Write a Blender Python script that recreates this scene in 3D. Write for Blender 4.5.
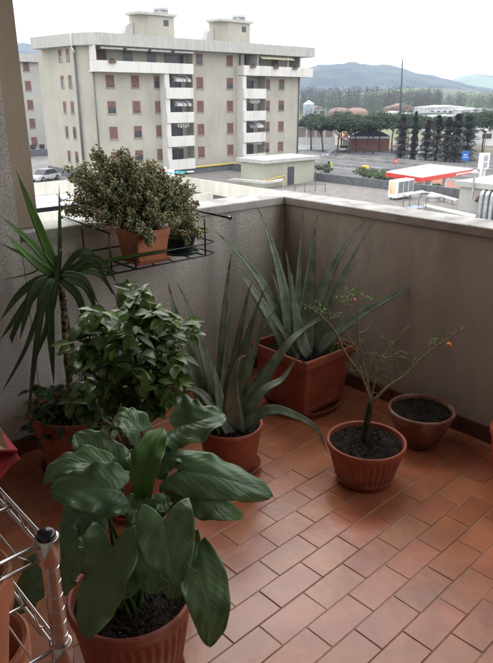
import bpy, math, random
import numpy as np
from mathutils import Vector, Matrix
random.seed(7); RNG=np.random.default_rng(7)
S=bpy.context.scene; COL=S.collection
R=math.radians
for o in list(bpy.data.objects): bpy.data.objects.remove(o)
# ------------------------------------------------------------ camera
CF=630.46; YAW=R(48.05); PITCH=R(20.33)
CAM=Vector((-2.584,-2.555,1.526))
cd=bpy.data.cameras.new('camera'); cam=bpy.data.objects.new('camera',cd); COL.objects.link(cam)
cd.sensor_fit='VERTICAL'; cd.sensor_height=24; cd.lens=24*CF/663.0
cd.clip_start=0.05; cd.clip_end=30000
cam.location=CAM; cam.rotation_euler=(R(90)-PITCH,0,YAW-R(90)); S.camera=cam
S.render.resolution_x=761; S.render.resolution_y=1024
# ------------------------------------------------------------ sky, sun, exposure
SUN_EL=R(50); SUN_AZ=R(35)          # azimuth from +Y clockwise
w=bpy.data.worlds.new('World'); S.world=w; w.use_nodes=True
nt=w.node_tree; nt.nodes.clear()
out=nt.nodes.new('ShaderNodeOutputWorld'); bg=nt.nodes.new('ShaderNodeBackground')
sky=nt.nodes.new('ShaderNodeTexSky'); sky.sky_type='NISHITA'; sky.sun_disc=False
sky.sun_elevation=SUN_EL; sky.sun_rotation=SUN_AZ; sky.air_density=1.5; sky.dust_density=6
# overcast: a cloud layer of nearly even pale grey over the sky
tc=nt.nodes.new('ShaderNodeTexCoord'); nz=nt.nodes.new('ShaderNodeTexNoise'); nz.inputs['Scale'].default_value=2.2; nz.inputs['Detail'].default_value=5
rp=nt.nodes.new('ShaderNodeValToRGB'); rp.color_ramp.elements[0].color=(11.0,11.2,11.6,1); rp.color_ramp.elements[1].color=(13.2,13.3,13.4,1)
rp.color_ramp.elements[0].position=.35; rp.color_ramp.elements[1].position=.65
mx=nt.nodes.new('ShaderNodeMix'); mx.data_type='RGBA'; mx.inputs[0].default_value=.93
nt.links.new(tc.outputs['Generated'],nz.inputs['Vector']); nt.links.new(nz.outputs['Fac'],rp.inputs[0])
nt.links.new(sky.outputs[0],mx.inputs[6]); nt.links.new(rp.outputs[0],mx.inputs[7])
nt.links.new(mx.outputs[2],bg.inputs[0]); bg.inputs[1].default_value=.12; nt.links.new(bg.outputs[0],out.inputs[0])
sl=bpy.data.lights.new('sun','SUN'); sl.energy=.6; sl.angle=R(30); sl.color=(1,.97,.92)
so=bpy.data.objects.new('sun',sl); COL.objects.link(so)
sd=Vector((math.sin(SUN_AZ)*math.cos(SUN_EL),math.cos(SUN_AZ)*math.cos(SUN_EL),math.sin(SUN_EL)))
so.rotation_euler=sd.to_track_quat('Z','Y').to_euler()
S.view_settings.view_transform='Standard'; S.view_settings.look='None'; S.view_settings.gamma=1
S.view_settings.exposure=1.02; S.view_settings.use_curve_mapping=False
S.render.engine='CYCLES'
S.cycles.max_bounces=8; S.cycles.diffuse_bounces=4; S.cycles.transparent_max_bounces=8; S.cycles.volume_bounces=0
# ------------------------------------------------------------ pixel -> place (on a real plane)
_f=Vector((math.cos(PITCH)*math.cos(YAW),math.cos(PITCH)*math.sin(YAW),-math.sin(PITCH)))
_r=Vector((math.sin(YAW),-math.cos(YAW),0)); _u=_r.cross(_f)
def ray(x,y): return _r*((x-246.5)/CF)-_u*((y-331.5)/CF)+_f
def at(x,y,ax,v):
    d=ray(x,y); return CAM+d*((v-CAM[ax])/d[ax])
def gz(x,y,z): return at(x,y,2,z)
FH=Vector((math.cos(YAW),math.sin(YAW),0))
def pd(x,y,ref,off=0.0):
    """point seen at pixel, at the horizontal depth of ref plus off metres"""
    D=(Vector((ref[0],ref[1],0))-Vector((CAM.x,CAM.y,0))).dot(FH)+off
    d=ray(x,y); return CAM+d*(D/d.dot(FH))
# ------------------------------------------------------------ materials
MATS={}
def pm(name,c,c2=None,rough=.7,scale=8,bump=0,bscale=None,stretch=(1,1,1),spec=.3,metal=0,island=0,coords='Object',detail=5,trans=0,contrast=(.35,.65),sss=0,coat=0,grime=None):
    if name in MATS: return MATS[name]
    m=bpy.data.materials.new(name); m.use_nodes=True; t=m.node_tree; b=t.nodes['Principled BSDF']
    L=t.links.new; N=t.nodes.new
    tc=N('ShaderNodeTexCoord'); mp=N('ShaderNodeMapping'); mp.inputs['Scale'].default_value=stretch
    L(tc.outputs[coords],mp.inputs[0])
    n=N('ShaderNodeTexNoise'); n.inputs['Scale'].default_value=scale; n.inputs['Detail'].default_value=detail
    L(mp.outputs[0],n.inputs['Vector'])
    r=N('ShaderNodeValToRGB'); r.color_ramp.elements[0].position=contrast[0]; r.color_ramp.elements[1].position=contrast[1]
    c2=c2 or tuple(x*.8 for x in c)
    r.color_ramp.elements[0].color=(*c2,1); r.color_ramp.elements[1].color=(*c,1)
    L(n.outputs['Fac'],r.inputs[0]); colout=r.outputs[0]
    if island:
        g=N('ShaderNodeNewGeometry'); hs=N('ShaderNodeHueSaturation'); mr=N('ShaderNodeMapRange')
        mr.inputs[3].default_value=1-island; mr.inputs[4].default_value=1+island
        L(g.outputs['Random Per Island'],mr.inputs[0]); L(mr.outputs[0],hs.inputs['Value']); L(colout,hs.inputs['Color'])
        m2=N('ShaderNodeMath'); m2.operation='MULTIPLY'; m2.inputs[1].default_value=7.31
        m3=N('ShaderNodeMath'); m3.operation='FRACT'; mr2=N('ShaderNodeMapRange'); mr2.inputs[3].default_value=.5-island*.05; mr2.inputs[4].default_value=.5+island*.05
        L(g.outputs['Random Per Island'],m2.inputs[0]); L(m2.outputs[0],m3.inputs[0]); L(m3.outputs[0],mr2.inputs[0]); L(mr2.outputs[0],hs.inputs['Hue'])
        colout=hs.outputs[0]
    if grime:
        gn=N('ShaderNodeTexNoise'); gn.inputs['Scale'].default_value=grime[1]; gn.inputs['Detail'].default_value=10; gn.inputs['Roughness'].default_value=.7
        gm=N('ShaderNodeMapping'); gm.inputs['Location'].default_value=(3.1,7.7,1.3); gm.inputs['Scale'].default_value=grime[4] if len(grime)>4 else (1,1,1)
        L(tc.outputs[coords],gm.inputs[0]); L(gm.outputs[0],gn.inputs['Vector'])
        gr=N('ShaderNodeMapRange'); gr.inputs[1].default_value=grime[2]; gr.inputs[2].default_value=grime[2]+.14; gr.inputs[4].default_value=grime[3]
        L(gn.outputs['Fac'],gr.inputs[0]); gx=N('ShaderNodeMix'); gx.data_type='RGBA'; gx.inputs[7].default_value=(*grime[0],1); L(gr.outputs[0],gx.inputs[0]); L(colout,gx.inputs[6]); colout=gx.outputs[2]
    L(colout,b.inputs['Base Color'])
    b.inputs['Roughness'].default_value=rough; b.inputs['Specular IOR Level'].default_value=spec; b.inputs['Metallic'].default_value=metal
    if coat: b.inputs['Coat Weight'].default_value=coat; b.inputs['Coat Roughness'].default_value=.3
    if bump:
        n2=N('ShaderNodeTexNoise'); n2.inputs['Scale'].default_value=bscale or scale*6; n2.inputs['Detail'].default_value=4
        L(mp.outputs[0],n2.inputs['Vector']); bp=N('ShaderNodeBump'); bp.inputs['Strength'].default_value=min(1,bump); bp.inputs['Distance'].default_value=.01*max(1,bump)
        L(n2.outputs['Fac'],bp.inputs['Height']); L(bp.outputs[0],b.inputs['Normal'])
    if trans:
        tr=N('ShaderNodeBsdfTranslucent'); L(colout,tr.inputs[0]); ms=N('ShaderNodeMixShader'); ms.inputs[0].default_value=trans
        L(b.outputs[0],ms.inputs[1]); L(tr.outputs[0],ms.inputs[2]); L(ms.outputs[0],t.nodes['Material Output'].inputs[0])
    MATS[name]=m; return m
# ------------------------------------------------------------ mesh builder
class MB:
    def __init__(s): s.v=[];s.f=[];s.uv=None;s.mi=[]
    def add(s,vs,fs,mi=0):
        o=len(s.v); s.v+= [tuple(v) for v in vs]; s.f+=[tuple(i+o for i in f) for f in fs]; s.mi+=[mi]*len(fs)
    def box(s,x0,y0,z0,x1,y1,z1,M=None,mi=0):
        vs=[Vector((x,y,z)) for z in (z0,z1) for y in (y0,y1) for x in (x0,x1)]
        if M: vs=[M@v for v in vs]
        s.add(vs,[(0,2,3,1),(4,5,7,6),(0,1,5,4),(2,6,7,3),(0,4,6,2),(1,3,7,5)],mi)
    def tube(s,pts,r,n=8,mi=0,caps=True):
        pts=[Vector(p) for p in pts]; rs=r if hasattr(r,'__len__') else [r]*len(pts)
        vs=[];fs=[]; prev=None
        for i,p in enumerate(pts):
            t=(pts[min(i+1,len(pts)-1)]-pts[max(i-1,0)]).normalized()
            if prev is None:
                a=Vector((0,0,1)) if abs(t.z)<.9 else Vector((1,0,0)); nn=t.cross(a).normalized()
            else: nn=(prev-t*prev.dot(t)).normalized()
            prev=nn; bb=t.cross(nn)
            for k in range(n):
                a=2*math.pi*k/n; vs.append(p+(nn*math.cos(a)+bb*math.sin(a))*rs[i])
        for i in range(len(pts)-1):
            for k in range(n): fs.append((i*n+k,i*n+(k+1)%n,(i+1)*n+(k+1)%n,(i+1)*n+k))
        if caps: fs.append(tuple(range(n-1,-1,-1))); fs.append(tuple((len(pts)-1)*n+k for k in range(n)))
        s.add(vs,fs,mi)
    def lathe(s,prof,c,n=40,ax=None,flute=None,mi=0,closed=False):
        vs=[];fs=[]
        for j,(r,z) in enumerate(prof):
            for k in range(n):
                a=2*math.pi*k/n; rr=r
                if flute and flute[0]<=j<=flute[1]: rr=r*(1-flute[2]*(k%2))
                vs.append((c[0]+rr*math.cos(a),c[1]+rr*math.sin(a),c[2]+z))
        for j in range(len(prof)-1):
            for k in range(n): fs.append((j*n+k,j*n+(k+1)%n,(j+1)*n+(k+1)%n,(j+1)*n+k))
        fs.append(tuple(range(n-1,-1,-1)))
        if closed: fs.append(tuple((len(prof)-1)*n+k for k in range(n)))
        s.add(vs,fs,mi)
    def prism(s,poly,z0,z1,mi=0):
        n=len(poly); vs=[(p[0],p[1],z0) for p in poly]+[(p[0],p[1],z1) for p in poly]
        s.add(vs,[(i,(i+1)%n,n+(i+1)%n,n+i) for i in range(n)]+[tuple(range(n-1,-1,-1)),tuple(range(n,2*n))],mi)
    def build(s,name,mat,parent=None,smooth=False,loc=None):
        me=bpy.data.meshes.new(name); me.from_pydata([tuple(v) for v in s.v],[],s.f)
        for m in (mat if isinstance(mat,(list,tuple)) else [mat]): me.materials.append(m)
        if any(s.mi): me.polygons.foreach_set('material_index',s.mi)
        if smooth: me.polygons.foreach_set('use_smooth',[True]*len(s.f))
        if s.uv:
            ul=me.uv_layers.new(name='UVMap'); 
            for lp in me.loops: ul.data[lp.index].uv=s.uv[lp.vertex_index]
        me.update()
        o=bpy.data.objects.new(name,me); COL.objects.link(o)
        if parent is not None:
            o.parent=parent; o.matrix_parent_inverse=Matrix.Translation(-PW(parent))
        return o
# thing Empties have no rotation: parts are written in world coordinates and re-based on the Empty
WORLDPOS={}
def PW(p): return WORLDPOS.get(p.name,Vector((0,0,0)))
def thing(name,label,cat,loc=(0,0,0),group=None):
    o=bpy.data.objects.new(name,None); COL.objects.link(o); o.location=loc; o.empty_display_size=.1
    WORLDPOS[o.name]=Vector(loc)
    o['label']=label;o['category']=cat
    if group:o['group']=group
    return o
def tag(o,label,cat,group=None,kind=None):
    if label:o['label']=label
    if cat:o['category']=cat
    if group:o['group']=group
    if kind:o['kind']=kind
    return o
def structure(o): o['kind']='structure'; return o
def bevel(o,wd,seg=2):
    m=o.modifiers.new('bevel','BEVEL'); m.width=wd; m.segments=seg; m.limit_method='ANGLE'; m.angle_limit=R(40); return o
def copy_tree(o,parent=None):
    c=o.copy(); COL.objects.link(c)
    if parent is not None:c.parent=parent
    for ch in list(o.children): copy_tree(ch,c)
    return c
def box_obj(name,mat,parent,*b,bev=0,M=None):
    m=MB(); m.box(*b,M=M); o=m.build(name,mat,parent)
    if bev: bevel(o,bev)
    return o
def quadbez(a,b,c,n):
    return [a*(1-t)**2+b*2*t*(1-t)+c*t*t for t in [i/n for i in range(n+1)]]
def through(a,m,c,n,tm=.5):
    b=(m-a*(1-tm)**2-c*tm*tm)/(2*tm*(1-tm)); return quadbez(a,b,c,n)
def catmull(P,n):
    P=[Vector(p) for p in P]; Q=[P[0]*2-P[1]]+P+[P[-1]*2-P[-2]]; o=[]
    for i in range(1,len(Q)-2):
        for k in range(n):
            t=k/n; p0,p1,p2,p3=Q[i-1:i+3]
            o.append(.5*((2*p1)+(p2-p0)*t+(2*p0-5*p1+4*p2-p3)*t*t+(3*p1-p0-3*p2+p3)*t**3))
    o.append(P[-1]); return o
# =====================================================================
# MATERIALS USED
# =====================================================================
def stucco_mat():
    m=bpy.data.materials.new('scratched_stucco'); m.use_nodes=True; t=m.node_tree; b=t.nodes['Principled BSDF']; L=t.links.new;N=t.nodes.new
    tc=N('ShaderNodeTexCoord'); mp=N('ShaderNodeMapping'); mp.inputs['Scale'].default_value=(260,260,85); L(tc.outputs['Object'],mp.inputs[0])
    n=N('ShaderNodeTexNoise'); n.inputs['Scale'].default_value=1; n.inputs['Detail'].default_value=3; L(mp.outputs[0],n.inputs['Vector'])
    r=N('ShaderNodeValToRGB'); r.color_ramp.elements[0].position=.36; r.color_ramp.elements[1].position=.5
    L(n.outputs['Fac'],r.inputs[0])
    n3=N('ShaderNodeTexNoise'); n3.inputs['Scale'].default_value=260; L(tc.outputs['Object'],n3.inputs['Vector'])
    ad=N('ShaderNodeMath'); ad.operation='MULTIPLY_ADD'; ad.inputs[1].default_value=.35; L(n3.outputs['Fac'],ad.inputs[0]); L(r.outputs[0],ad.inputs[2])
    bp=N('ShaderNodeBump'); bp.inputs['Strength'].default_value=1; bp.inputs['Distance'].default_value=.003; L(ad.outputs[0],bp.inputs['Height']); L(bp.outputs[0],b.inputs['Normal'])
    n2=N('ShaderNodeTexNoise'); n2.inputs['Scale'].default_value=3; n2.inputs['Detail'].default_value=8; L(tc.outputs['Object'],n2.inputs['Vector'])
    c=N('ShaderNodeValToRGB'); c.color_ramp.elements[0].position=.3; c.color_ramp.elements[1].position=.7; c.color_ramp.elements[0].color=(.55,.51,.46,1); c.color_ramp.elements[1].color=(.70,.66,.60,1)
    L(n2.outputs['Fac'],c.inputs[0])
    mul=N('ShaderNodeMix'); mul.data_type='RGBA'; mul.blend_type='MULTIPLY'; mul.inputs[0].default_value=.2; L(c.outputs[0],mul.inputs[6]); L(r.outputs[0],mul.inputs[7])
    mp4=N('ShaderNodeMapping'); mp4.inputs['Scale'].default_value=(7,7,.9); L(tc.outputs['Object'],mp4.inputs[0]); n4=N('ShaderNodeTexNoise'); n4.inputs['Scale'].default_value=1; n4.inputs['Detail'].default_value=9; L(mp4.outputs[0],n4.inputs['Vector'])
    r4=N('ShaderNodeMapRange'); r4.inputs[1].default_value=.45; r4.inputs[2].default_value=.7; r4.inputs[3].default_value=1; r4.inputs[4].default_value=.68; L(n4.outputs['Fac'],r4.inputs[0])
    m4=N('ShaderNodeMix'); m4.data_type='RGBA'; m4.blend_type='MULTIPLY'; m4.inputs[0].default_value=1; L(mul.outputs[2],m4.inputs[6]); L(r4.outputs[0],m4.inputs[7])
    L(m4.outputs[2],b.inputs['Base Color']); b.inputs['Roughness'].default_value=.95; b.inputs['Specular IOR Level'].default_value=.1
    return m
STUCCO=stucco_mat()
BEIGE=pm('smooth_beige_plaster',(.40,.33,.25),(.36,.29,.22),rough=.9,scale=3,bump=.15,bscale=40)
COPING=pm('concrete_coping',(.48,.465,.44),(.27,.255,.24),rough=.85,scale=9,bump=.4,bscale=60,detail=8,contrast=(.3,.6),grime=((.20,.19,.17),5,.58,.35))
HOUSEW=pm('house_wall_paint',(.40,.36,.32),(.36,.33,.29),rough=.9,scale=2)
CEIL=pm('balcony_ceiling_plaster',(.72,.70,.66),rough=.9,scale=2)
TILE=pm('terracotta_tile',(.40,.135,.062),(.29,.092,.043),rough=.31,scale=7,bump=.10,bscale=22,spec=.6,island=.10,detail=6,grime=((.16,.07,.045),3.3,.56,.45))
GROUT=pm('floor_grout',(.46,.37,.29),(.20,.145,.11),rough=.95,scale=4,detail=8,contrast=(.38,.62))
POTM=pm('terracotta_plastic',(.32,.078,.040),(.24,.066,.040),rough=.5,scale=9,detail=9,grime=((.42,.27,.21),5,.52,.35),bump=.05,bscale=50,spec=.35)
POTD=pm('dusty_terracotta',(.24,.10,.065),(.15,.06,.04),rough=.75,scale=14,bump=.2,spec=.2,detail=8,grime=((.42,.33,.28),7,.5,.55))
POTL=pm('light_terracotta',(.50,.19,.10),(.40,.14,.075),rough=.6,scale=8,spec=.3)
POTG=pm('dark_green_plastic',(.02,.045,.035),rough=.4,scale=5,spec=.4)
SOIL=pm('potting_soil',(.035,.024,.018),(.010,.007,.006),rough=1,scale=60,bump=1,bscale=120,detail=8)
CRUMB=pm('soil_crumbs',(.10,.075,.055),(.03,.02,.015),rough=1,scale=40,island=.5)
ALOE=pm('aloe_leaf_skin',(.265,.325,.24),(.13,.18,.13),rough=.42,scale=18,bump=.1,bscale=30,spec=.45,island=.12)
SPINE=pm('aloe_spine',(.22,.13,.08),rough=.6)
YUC=pm('dracaena_leaf',(.085,.15,.07),(.05,.10,.045),rough=.5,scale=10,spec=.4,island=.2,trans=.12)
YUCB=pm('dracaena_leaf_bright',(.12,.24,.045),(.08,.17,.035),rough=.38,scale=10,spec=.4,trans=.2)
CAM_=pm('camellia_leaf',(.14,.215,.05),(.05,.095,.028),rough=.34,scale=30,spec=.45,island=.45,trans=.18)
BARK=pm('brown_bark',(.16,.11,.075),(.06,.04,.03),rough=.9,scale=60,bump=.8,bscale=120)
JADE=pm('jade_leaf',(.46,.49,.27),(.30,.36,.19),rough=.5,scale=30,island=.5,spec=.35,trans=.08)
JADER=pm('jade_red_tip',(.45,.27,.20),(.36,.24,.16),rough=.5,scale=30,island=.3)
JST=pm('jade_stem',(.11,.07,.04),rough=.8,scale=40)
TWIG=pm('green_twig',(.20,.20,.09),(.12,.10,.055),rough=.7,scale=60)
TRK=pm('green_black_trunk',(.05,.055,.03),(.02,.018,.012),rough=.85,scale=50,bump=.5)
FERN=pm('small_green_leaf',(.17,.24,.06),rough=.5,scale=20,island=.3,trans=.2)
ORANGE=pm('orange_fruit',(.75,.27,.07),rough=.4,scale=10)
WIREB=pm('black_wire',(.012,.012,.013),rough=.4,scale=5,spec=.5)
CHROME=pm('chrome_steel',(.62,.60,.58),(.5,.48,.46),rough=.2,scale=20,metal=1)
BCAP=pm('black_plastic_cap',(.01,.01,.012),rough=.25,scale=5,spec=.6)
def calla_mat():
    m=bpy.data.materials.new('calla_leaf'); m.use_nodes=True; t=m.node_tree; b=t.nodes['Principled BSDF']; L=t.links.new;N=t.nodes.new
    uv=N('ShaderNodeUVMap'); uv.uv_map='UVMap'; sp=N('ShaderNodeSeparateXYZ'); L(uv.outputs[0],sp.inputs[0])
    ab=N('ShaderNodeMath'); ab.operation='ABSOLUTE'; L(sp.outputs[0],ab.inputs[0])
    def mth(op,a,bb,c=None):
        n=N('ShaderNodeMath'); n.operation=op
        for i,x in enumerate((a,bb,c)):
            if x is None: continue
            if isinstance(x,(int,float)): n.inputs[i].default_value=x
            else: L(x,n.inputs[i])
        return n.outputs[0]
    # veins: leave the midrib and sweep to the margin
    ph=mth('MULTIPLY_ADD',ab.outputs[0],-.42,sp.outputs[1])
    nz=N('ShaderNodeTexNoise'); nz.inputs['Scale'].default_value=3.5; L(uv.outputs[0],nz.inputs['Vector'])
    ph=mth('MULTIPLY_ADD',nz.outputs['Fac'],.14,ph)
    s=mth('SINE',mth('MULTIPLY',ph,64),0); s2=mth('SINE',mth('MULTIPLY',ph,240),0)
    mid=mth('POWER',mth('SUBTRACT',1,mth('MINIMUM',mth('MULTIPLY',ab.outputs[0],14),1)),2)
    h=mth('ADD',mth('MULTIPLY_ADD',s,.5,mth('MULTIPLY',s2,.08)),mth('MULTIPLY',mid,-2.2))
    bp=N('ShaderNodeBump'); bp.inputs['Strength'].default_value=.4; bp.inputs['Distance'].default_value=.0011; L(h,bp.inputs['Height']); L(bp.outputs[0],b.inputs['Normal'])
    tc=N('ShaderNodeTexCoord'); n2=N('ShaderNodeTexNoise'); n2.inputs['Scale'].default_value=9; L(tc.outputs['Object'],n2.inputs['Vector'])
    c=N('ShaderNodeValToRGB'); c.color_ramp.elements[0].position=.3;c.color_ramp.elements[1].position=.7
    c.color_ramp.elements[0].color=(.065,.135,.055,1); c.color_ramp.elements[1].color=(.13,.215,.095,1); L(n2.outputs['Fac'],c.inputs[0])
    vm=mth('MULTIPLY',mth('MAXIMUM',mth('MULTIPLY_ADD',s,1,-.75),0),.35)
    mx=N('ShaderNodeMix'); mx.data_type='RGBA'; L(mth('MAXIMUM',vm,mth('MULTIPLY',mid,.75)),mx.inputs[0]); L(c.outputs[0],mx.inputs[6]); mx.inputs[7].default_value=(.13,.21,.09,1)
    # pale thin margin
    ed=mth('MULTIPLY',mth('MAXIMUM',mth('MULTIPLY_ADD',ab.outputs[0],14,-13),0),.6)
    mx2=N('ShaderNodeMix'); mx2.data_type='RGBA'; L(ed,mx2.inputs[0]); L(mx.outputs[2],mx2.inputs[6]); mx2.inputs[7].default_value=(.15,.25,.07,1)
    L(mx2.outputs[2],b.inputs['Base Color']); b.inputs['Roughness'].default_value=.36; b.inputs['Specular IOR Level'].default_value=.45
    tr=N('ShaderNodeBsdfTranslucent'); tr.inputs[0].default_value=(.10,.22,.04,1); ms=N('ShaderNodeMixShader'); ms.inputs[0].default_value=.12
    L(b.outputs[0],ms.inputs[1]); L(tr.outputs[0],ms.inputs[2]); L(ms.outputs[0],t.nodes['Material Output'].inputs[0])
    return m
CALLA=calla_mat()
CALLAB=pm('calla_young_leaf',(.10,.22,.045),(.06,.14,.035),rough=.35,scale=10,spec=.4,trans=.25)
PET=pm('calla_petiole',(.07,.13,.04),rough=.4,scale=20)
# =====================================================================
# BALCONY (setting)
# =====================================================================
XL=-1.53
m=MB(); m.box(-6,-7,-.25,.18,.18,-.0022); structure(m.build('floor_slab',GROUT))
# tiles: real tiles on a bedding of grout, half-bond courses
tm=MB(); A_=.96792; W_=.105; th=R(1.2176)
def tpt(u,v):
    x=u*A_*W_; y=-v*W_
    c,s=math.cos(-th),math.sin(-th)
    return (c*x+s*y-1.5478, -s*x+c*y-1.4577)
g=.0017/W_
for k in range(-30,40):
    for n in range(-26,24):
        u0=2*n+(k%2); x,y=tpt(u0+1,k+.5)
        if x<-3.6 or x>.1 or y>.1 or y<-4.2: continue
        zz=random.uniform(-.0008,.0008)
        q=[(u0+g,k+g),(u0+2-g,k+g),(u0+2-g,k+1-g),(u0+g,k+1-g)]
        b_=.0016/W_
        q2=[(u0+g+b_,k+g+b_),(u0+2-g-b_,k+g+b_),(u0+2-g-b_,k+1-g-b_),(u0+g+b_,k+1-g-b_)]
        tl=[random.uniform(-.0006,.0006) for _ in range(4)]
        vs=[(*tpt(*p),-.0125) for p in q]+[(*tpt(*p),-.0012+zz) for p in q]+[(*tpt(*p),zz+t_) for p,t_ in zip(q2,tl)]
        fs=[(8,11,10,9)]+[(i,4+i,4+(i+1)%4,(i+1)%4) for i in range(4)]+[(4+i,8+i,8+(i+1)%4,4+(i+1)%4) for i in range(4)]
        tm.add(vs,fs)
structure(tm.build('floor',TILE))
# parapet and side walls
m=MB(); m.box(XL-.012,.015,-.25,.165,.165,.958)
pw=m.build('parapet_wall',STUCCO); tag(pw,'low grey scratched stucco parapet under the hanging basket','wall')
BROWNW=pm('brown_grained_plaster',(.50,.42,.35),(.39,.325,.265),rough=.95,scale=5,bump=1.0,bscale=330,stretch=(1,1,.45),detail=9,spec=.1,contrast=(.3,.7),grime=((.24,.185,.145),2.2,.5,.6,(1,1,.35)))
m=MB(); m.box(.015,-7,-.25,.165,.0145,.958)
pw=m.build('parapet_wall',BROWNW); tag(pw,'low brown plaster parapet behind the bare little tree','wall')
m=MB(); m.box(-6,0,-.25,XL-.022,.16,3.0); sw=m.build('side_wall',STUCCO); tag(sw,'tall grey scratched stucco wall at the left edge','wall')
m=MB(); m.box(XL-.020,.07,1.004,XL+.095,.16,3.0); bp_=m.build('pillar',BEIGE); tag(bp_,'smooth beige pillar standing on the left end of the coping','pillar')
COPS2=pm('shaded_coping_side',(.28,.225,.19),(.21,.17,.14),rough=.9,scale=12,bump=.3,bscale=60,detail=8)  # right coping side: its shade is put into a darker, browner colour
COPS=pm('lit_coping_side',(.44,.42,.39),(.34,.32,.30),rough=.9,scale=12,bump=.3,bscale=60,detail=8)  # left coping side: same coping, coloured lighter for the light it catches
# coping with mitred corner
def coping():
    m=MB()
    prof=[(0,.960),(0,.996),(.004,1.0),(.17,1.004),(.185,1.0),(.185,.96)]
    def strip(fn,t0,t1,n,end):
        P=[]
        for i in range(n+1):
            P.append([fn(d,z,t0+(t1-t0)*i/n) for d,z in prof])
        vs=[p for r_ in P for p in r_]; k=len(prof)
        fs=[(i*k+j,(i+1)*k+j,(i+1)*k+(j+1)%k,i*k+(j+1)%k) for i in range(n) for j in range(k) if j!=0]
        m.add(vs,fs); m.add(vs,[(i*k,(i+1)*k,(i+1)*k+1,i*k+1) for i in range(n)],1+end); m.add(P[0],[tuple(range(k))]); m.add(P[-1],[tuple(range(k-1,-1,-1))])
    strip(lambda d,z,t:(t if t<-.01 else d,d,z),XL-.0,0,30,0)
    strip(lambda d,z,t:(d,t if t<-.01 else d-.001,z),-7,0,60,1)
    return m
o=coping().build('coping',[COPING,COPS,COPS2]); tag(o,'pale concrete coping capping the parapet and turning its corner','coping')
# skirting of tiles
SK=pm('skirting_tile',(.13,.05,.032),(.09,.035,.022),rough=.4,scale=7,spec=.4,island=.1)
m=MB()
x=.0
while x>-6: m.box(x-.2012,.003,-.006,x-.001,.0145,.078); x-=.2035
y=-.012
while y>-6.5: m.box(.003,y-.2012,-.006,.0145,y-.001,.078); y-=.2035
m2=MB(); x=XL-.02
while x>-6: m2.box(x-.2012,-.012,-.006,x-.001,-.0005,.078); x-=.2035
o=m.build('skirting',SK); tag(o,'dark terracotta tile skirting along the foot of the parapet','skirting')
o=m2.build('skirting',SK); tag(o,'dark terracotta tile skirting under the left wall','skirting')
# the rest of the loggia, behind and above the camera
m=MB(); m.box(-6,-7,2.75,.2,.2,3.0); structure(m.build('ceiling',CEIL))
m=MB(); m.box(-3.4,-7,-.25,-3.2,0,2.75); o=m.build('house_wall',HOUSEW); tag(o,'house wall closing the balcony behind the wire rack','wall')
m=MB(); m.box(-3.2,-6.6,-.25,.165,-6.4,2.75); o=m.build('end_wall',HOUSEW); tag(o,'far end wall of the balcony behind the viewer','wall')
# below the balcony floor: the block it belongs to
m=MB(); m.box(-30,-30,-14,.1,.1,-.26); o=m.build('apartment_block',BEIGE); tag(o,'beige block under the balcony on which the viewer stands','building')
# =====================================================================
# POTS
# =====================================================================
def crumbs(c,r,z,n,parent,square=None):
    m=MB()
    for i in range(n):
        if square: x=c[0]+random.uniform(-square,square); y=c[1]+random.uniform(-square,square)
        else:
            a=random.uniform(0,6.283); q=r*math.sqrt(random.random()); x=c[0]+q*math.cos(a); y=c[1]+q*math.sin(a)
        s=random.uniform(.0015,.0045); e=[Vector((random.uniform(-1,1),random.uniform(-1,1),random.uniform(-.6,.6)))*s for _ in range(5)]
        p=Vector((x,y,z+s*.4)); m.add([p+k for k in e]+[p+Vector((0,0,s))],[(0,1,5),(1,2,5),(2,3,5),(3,4,5),(4,0,5),(0,2,1),(0,3,2),(0,4,3)])
    return m
def soil_disc(name,c,r,z,parent,amp=.006):
    m=MB(); n=28;k=44; vs=[(c[0],c[1],z+.004)]
    for i in range(1,n+1):
        for j in range(k):
            a=6.2832*j/k; q=r*i/n; vs.append((c[0]+q*math.cos(a),c[1]+q*math.sin(a),z+random.uniform(-1,1)*amp*(i<n)+.006*(1-(i/n)**2)))
    fs=[(0,1+j,1+(j+1)%k) for j in range(k)]
    for i in range(n-1):
        for j in range(k): fs.append((1+i*k+j,1+(i+1)*k+j,1+(i+1)*k+(j+1)%k,1+i*k+(j+1)%k))
    m.add(vs,fs); cr=crumbs(c,r*.95,z+.004,int(2600*r*r*20),None); m.add(cr.v,cr.f,1)
    o=m.build(name,[SOIL,CRUMB],parent)
    return o
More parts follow.
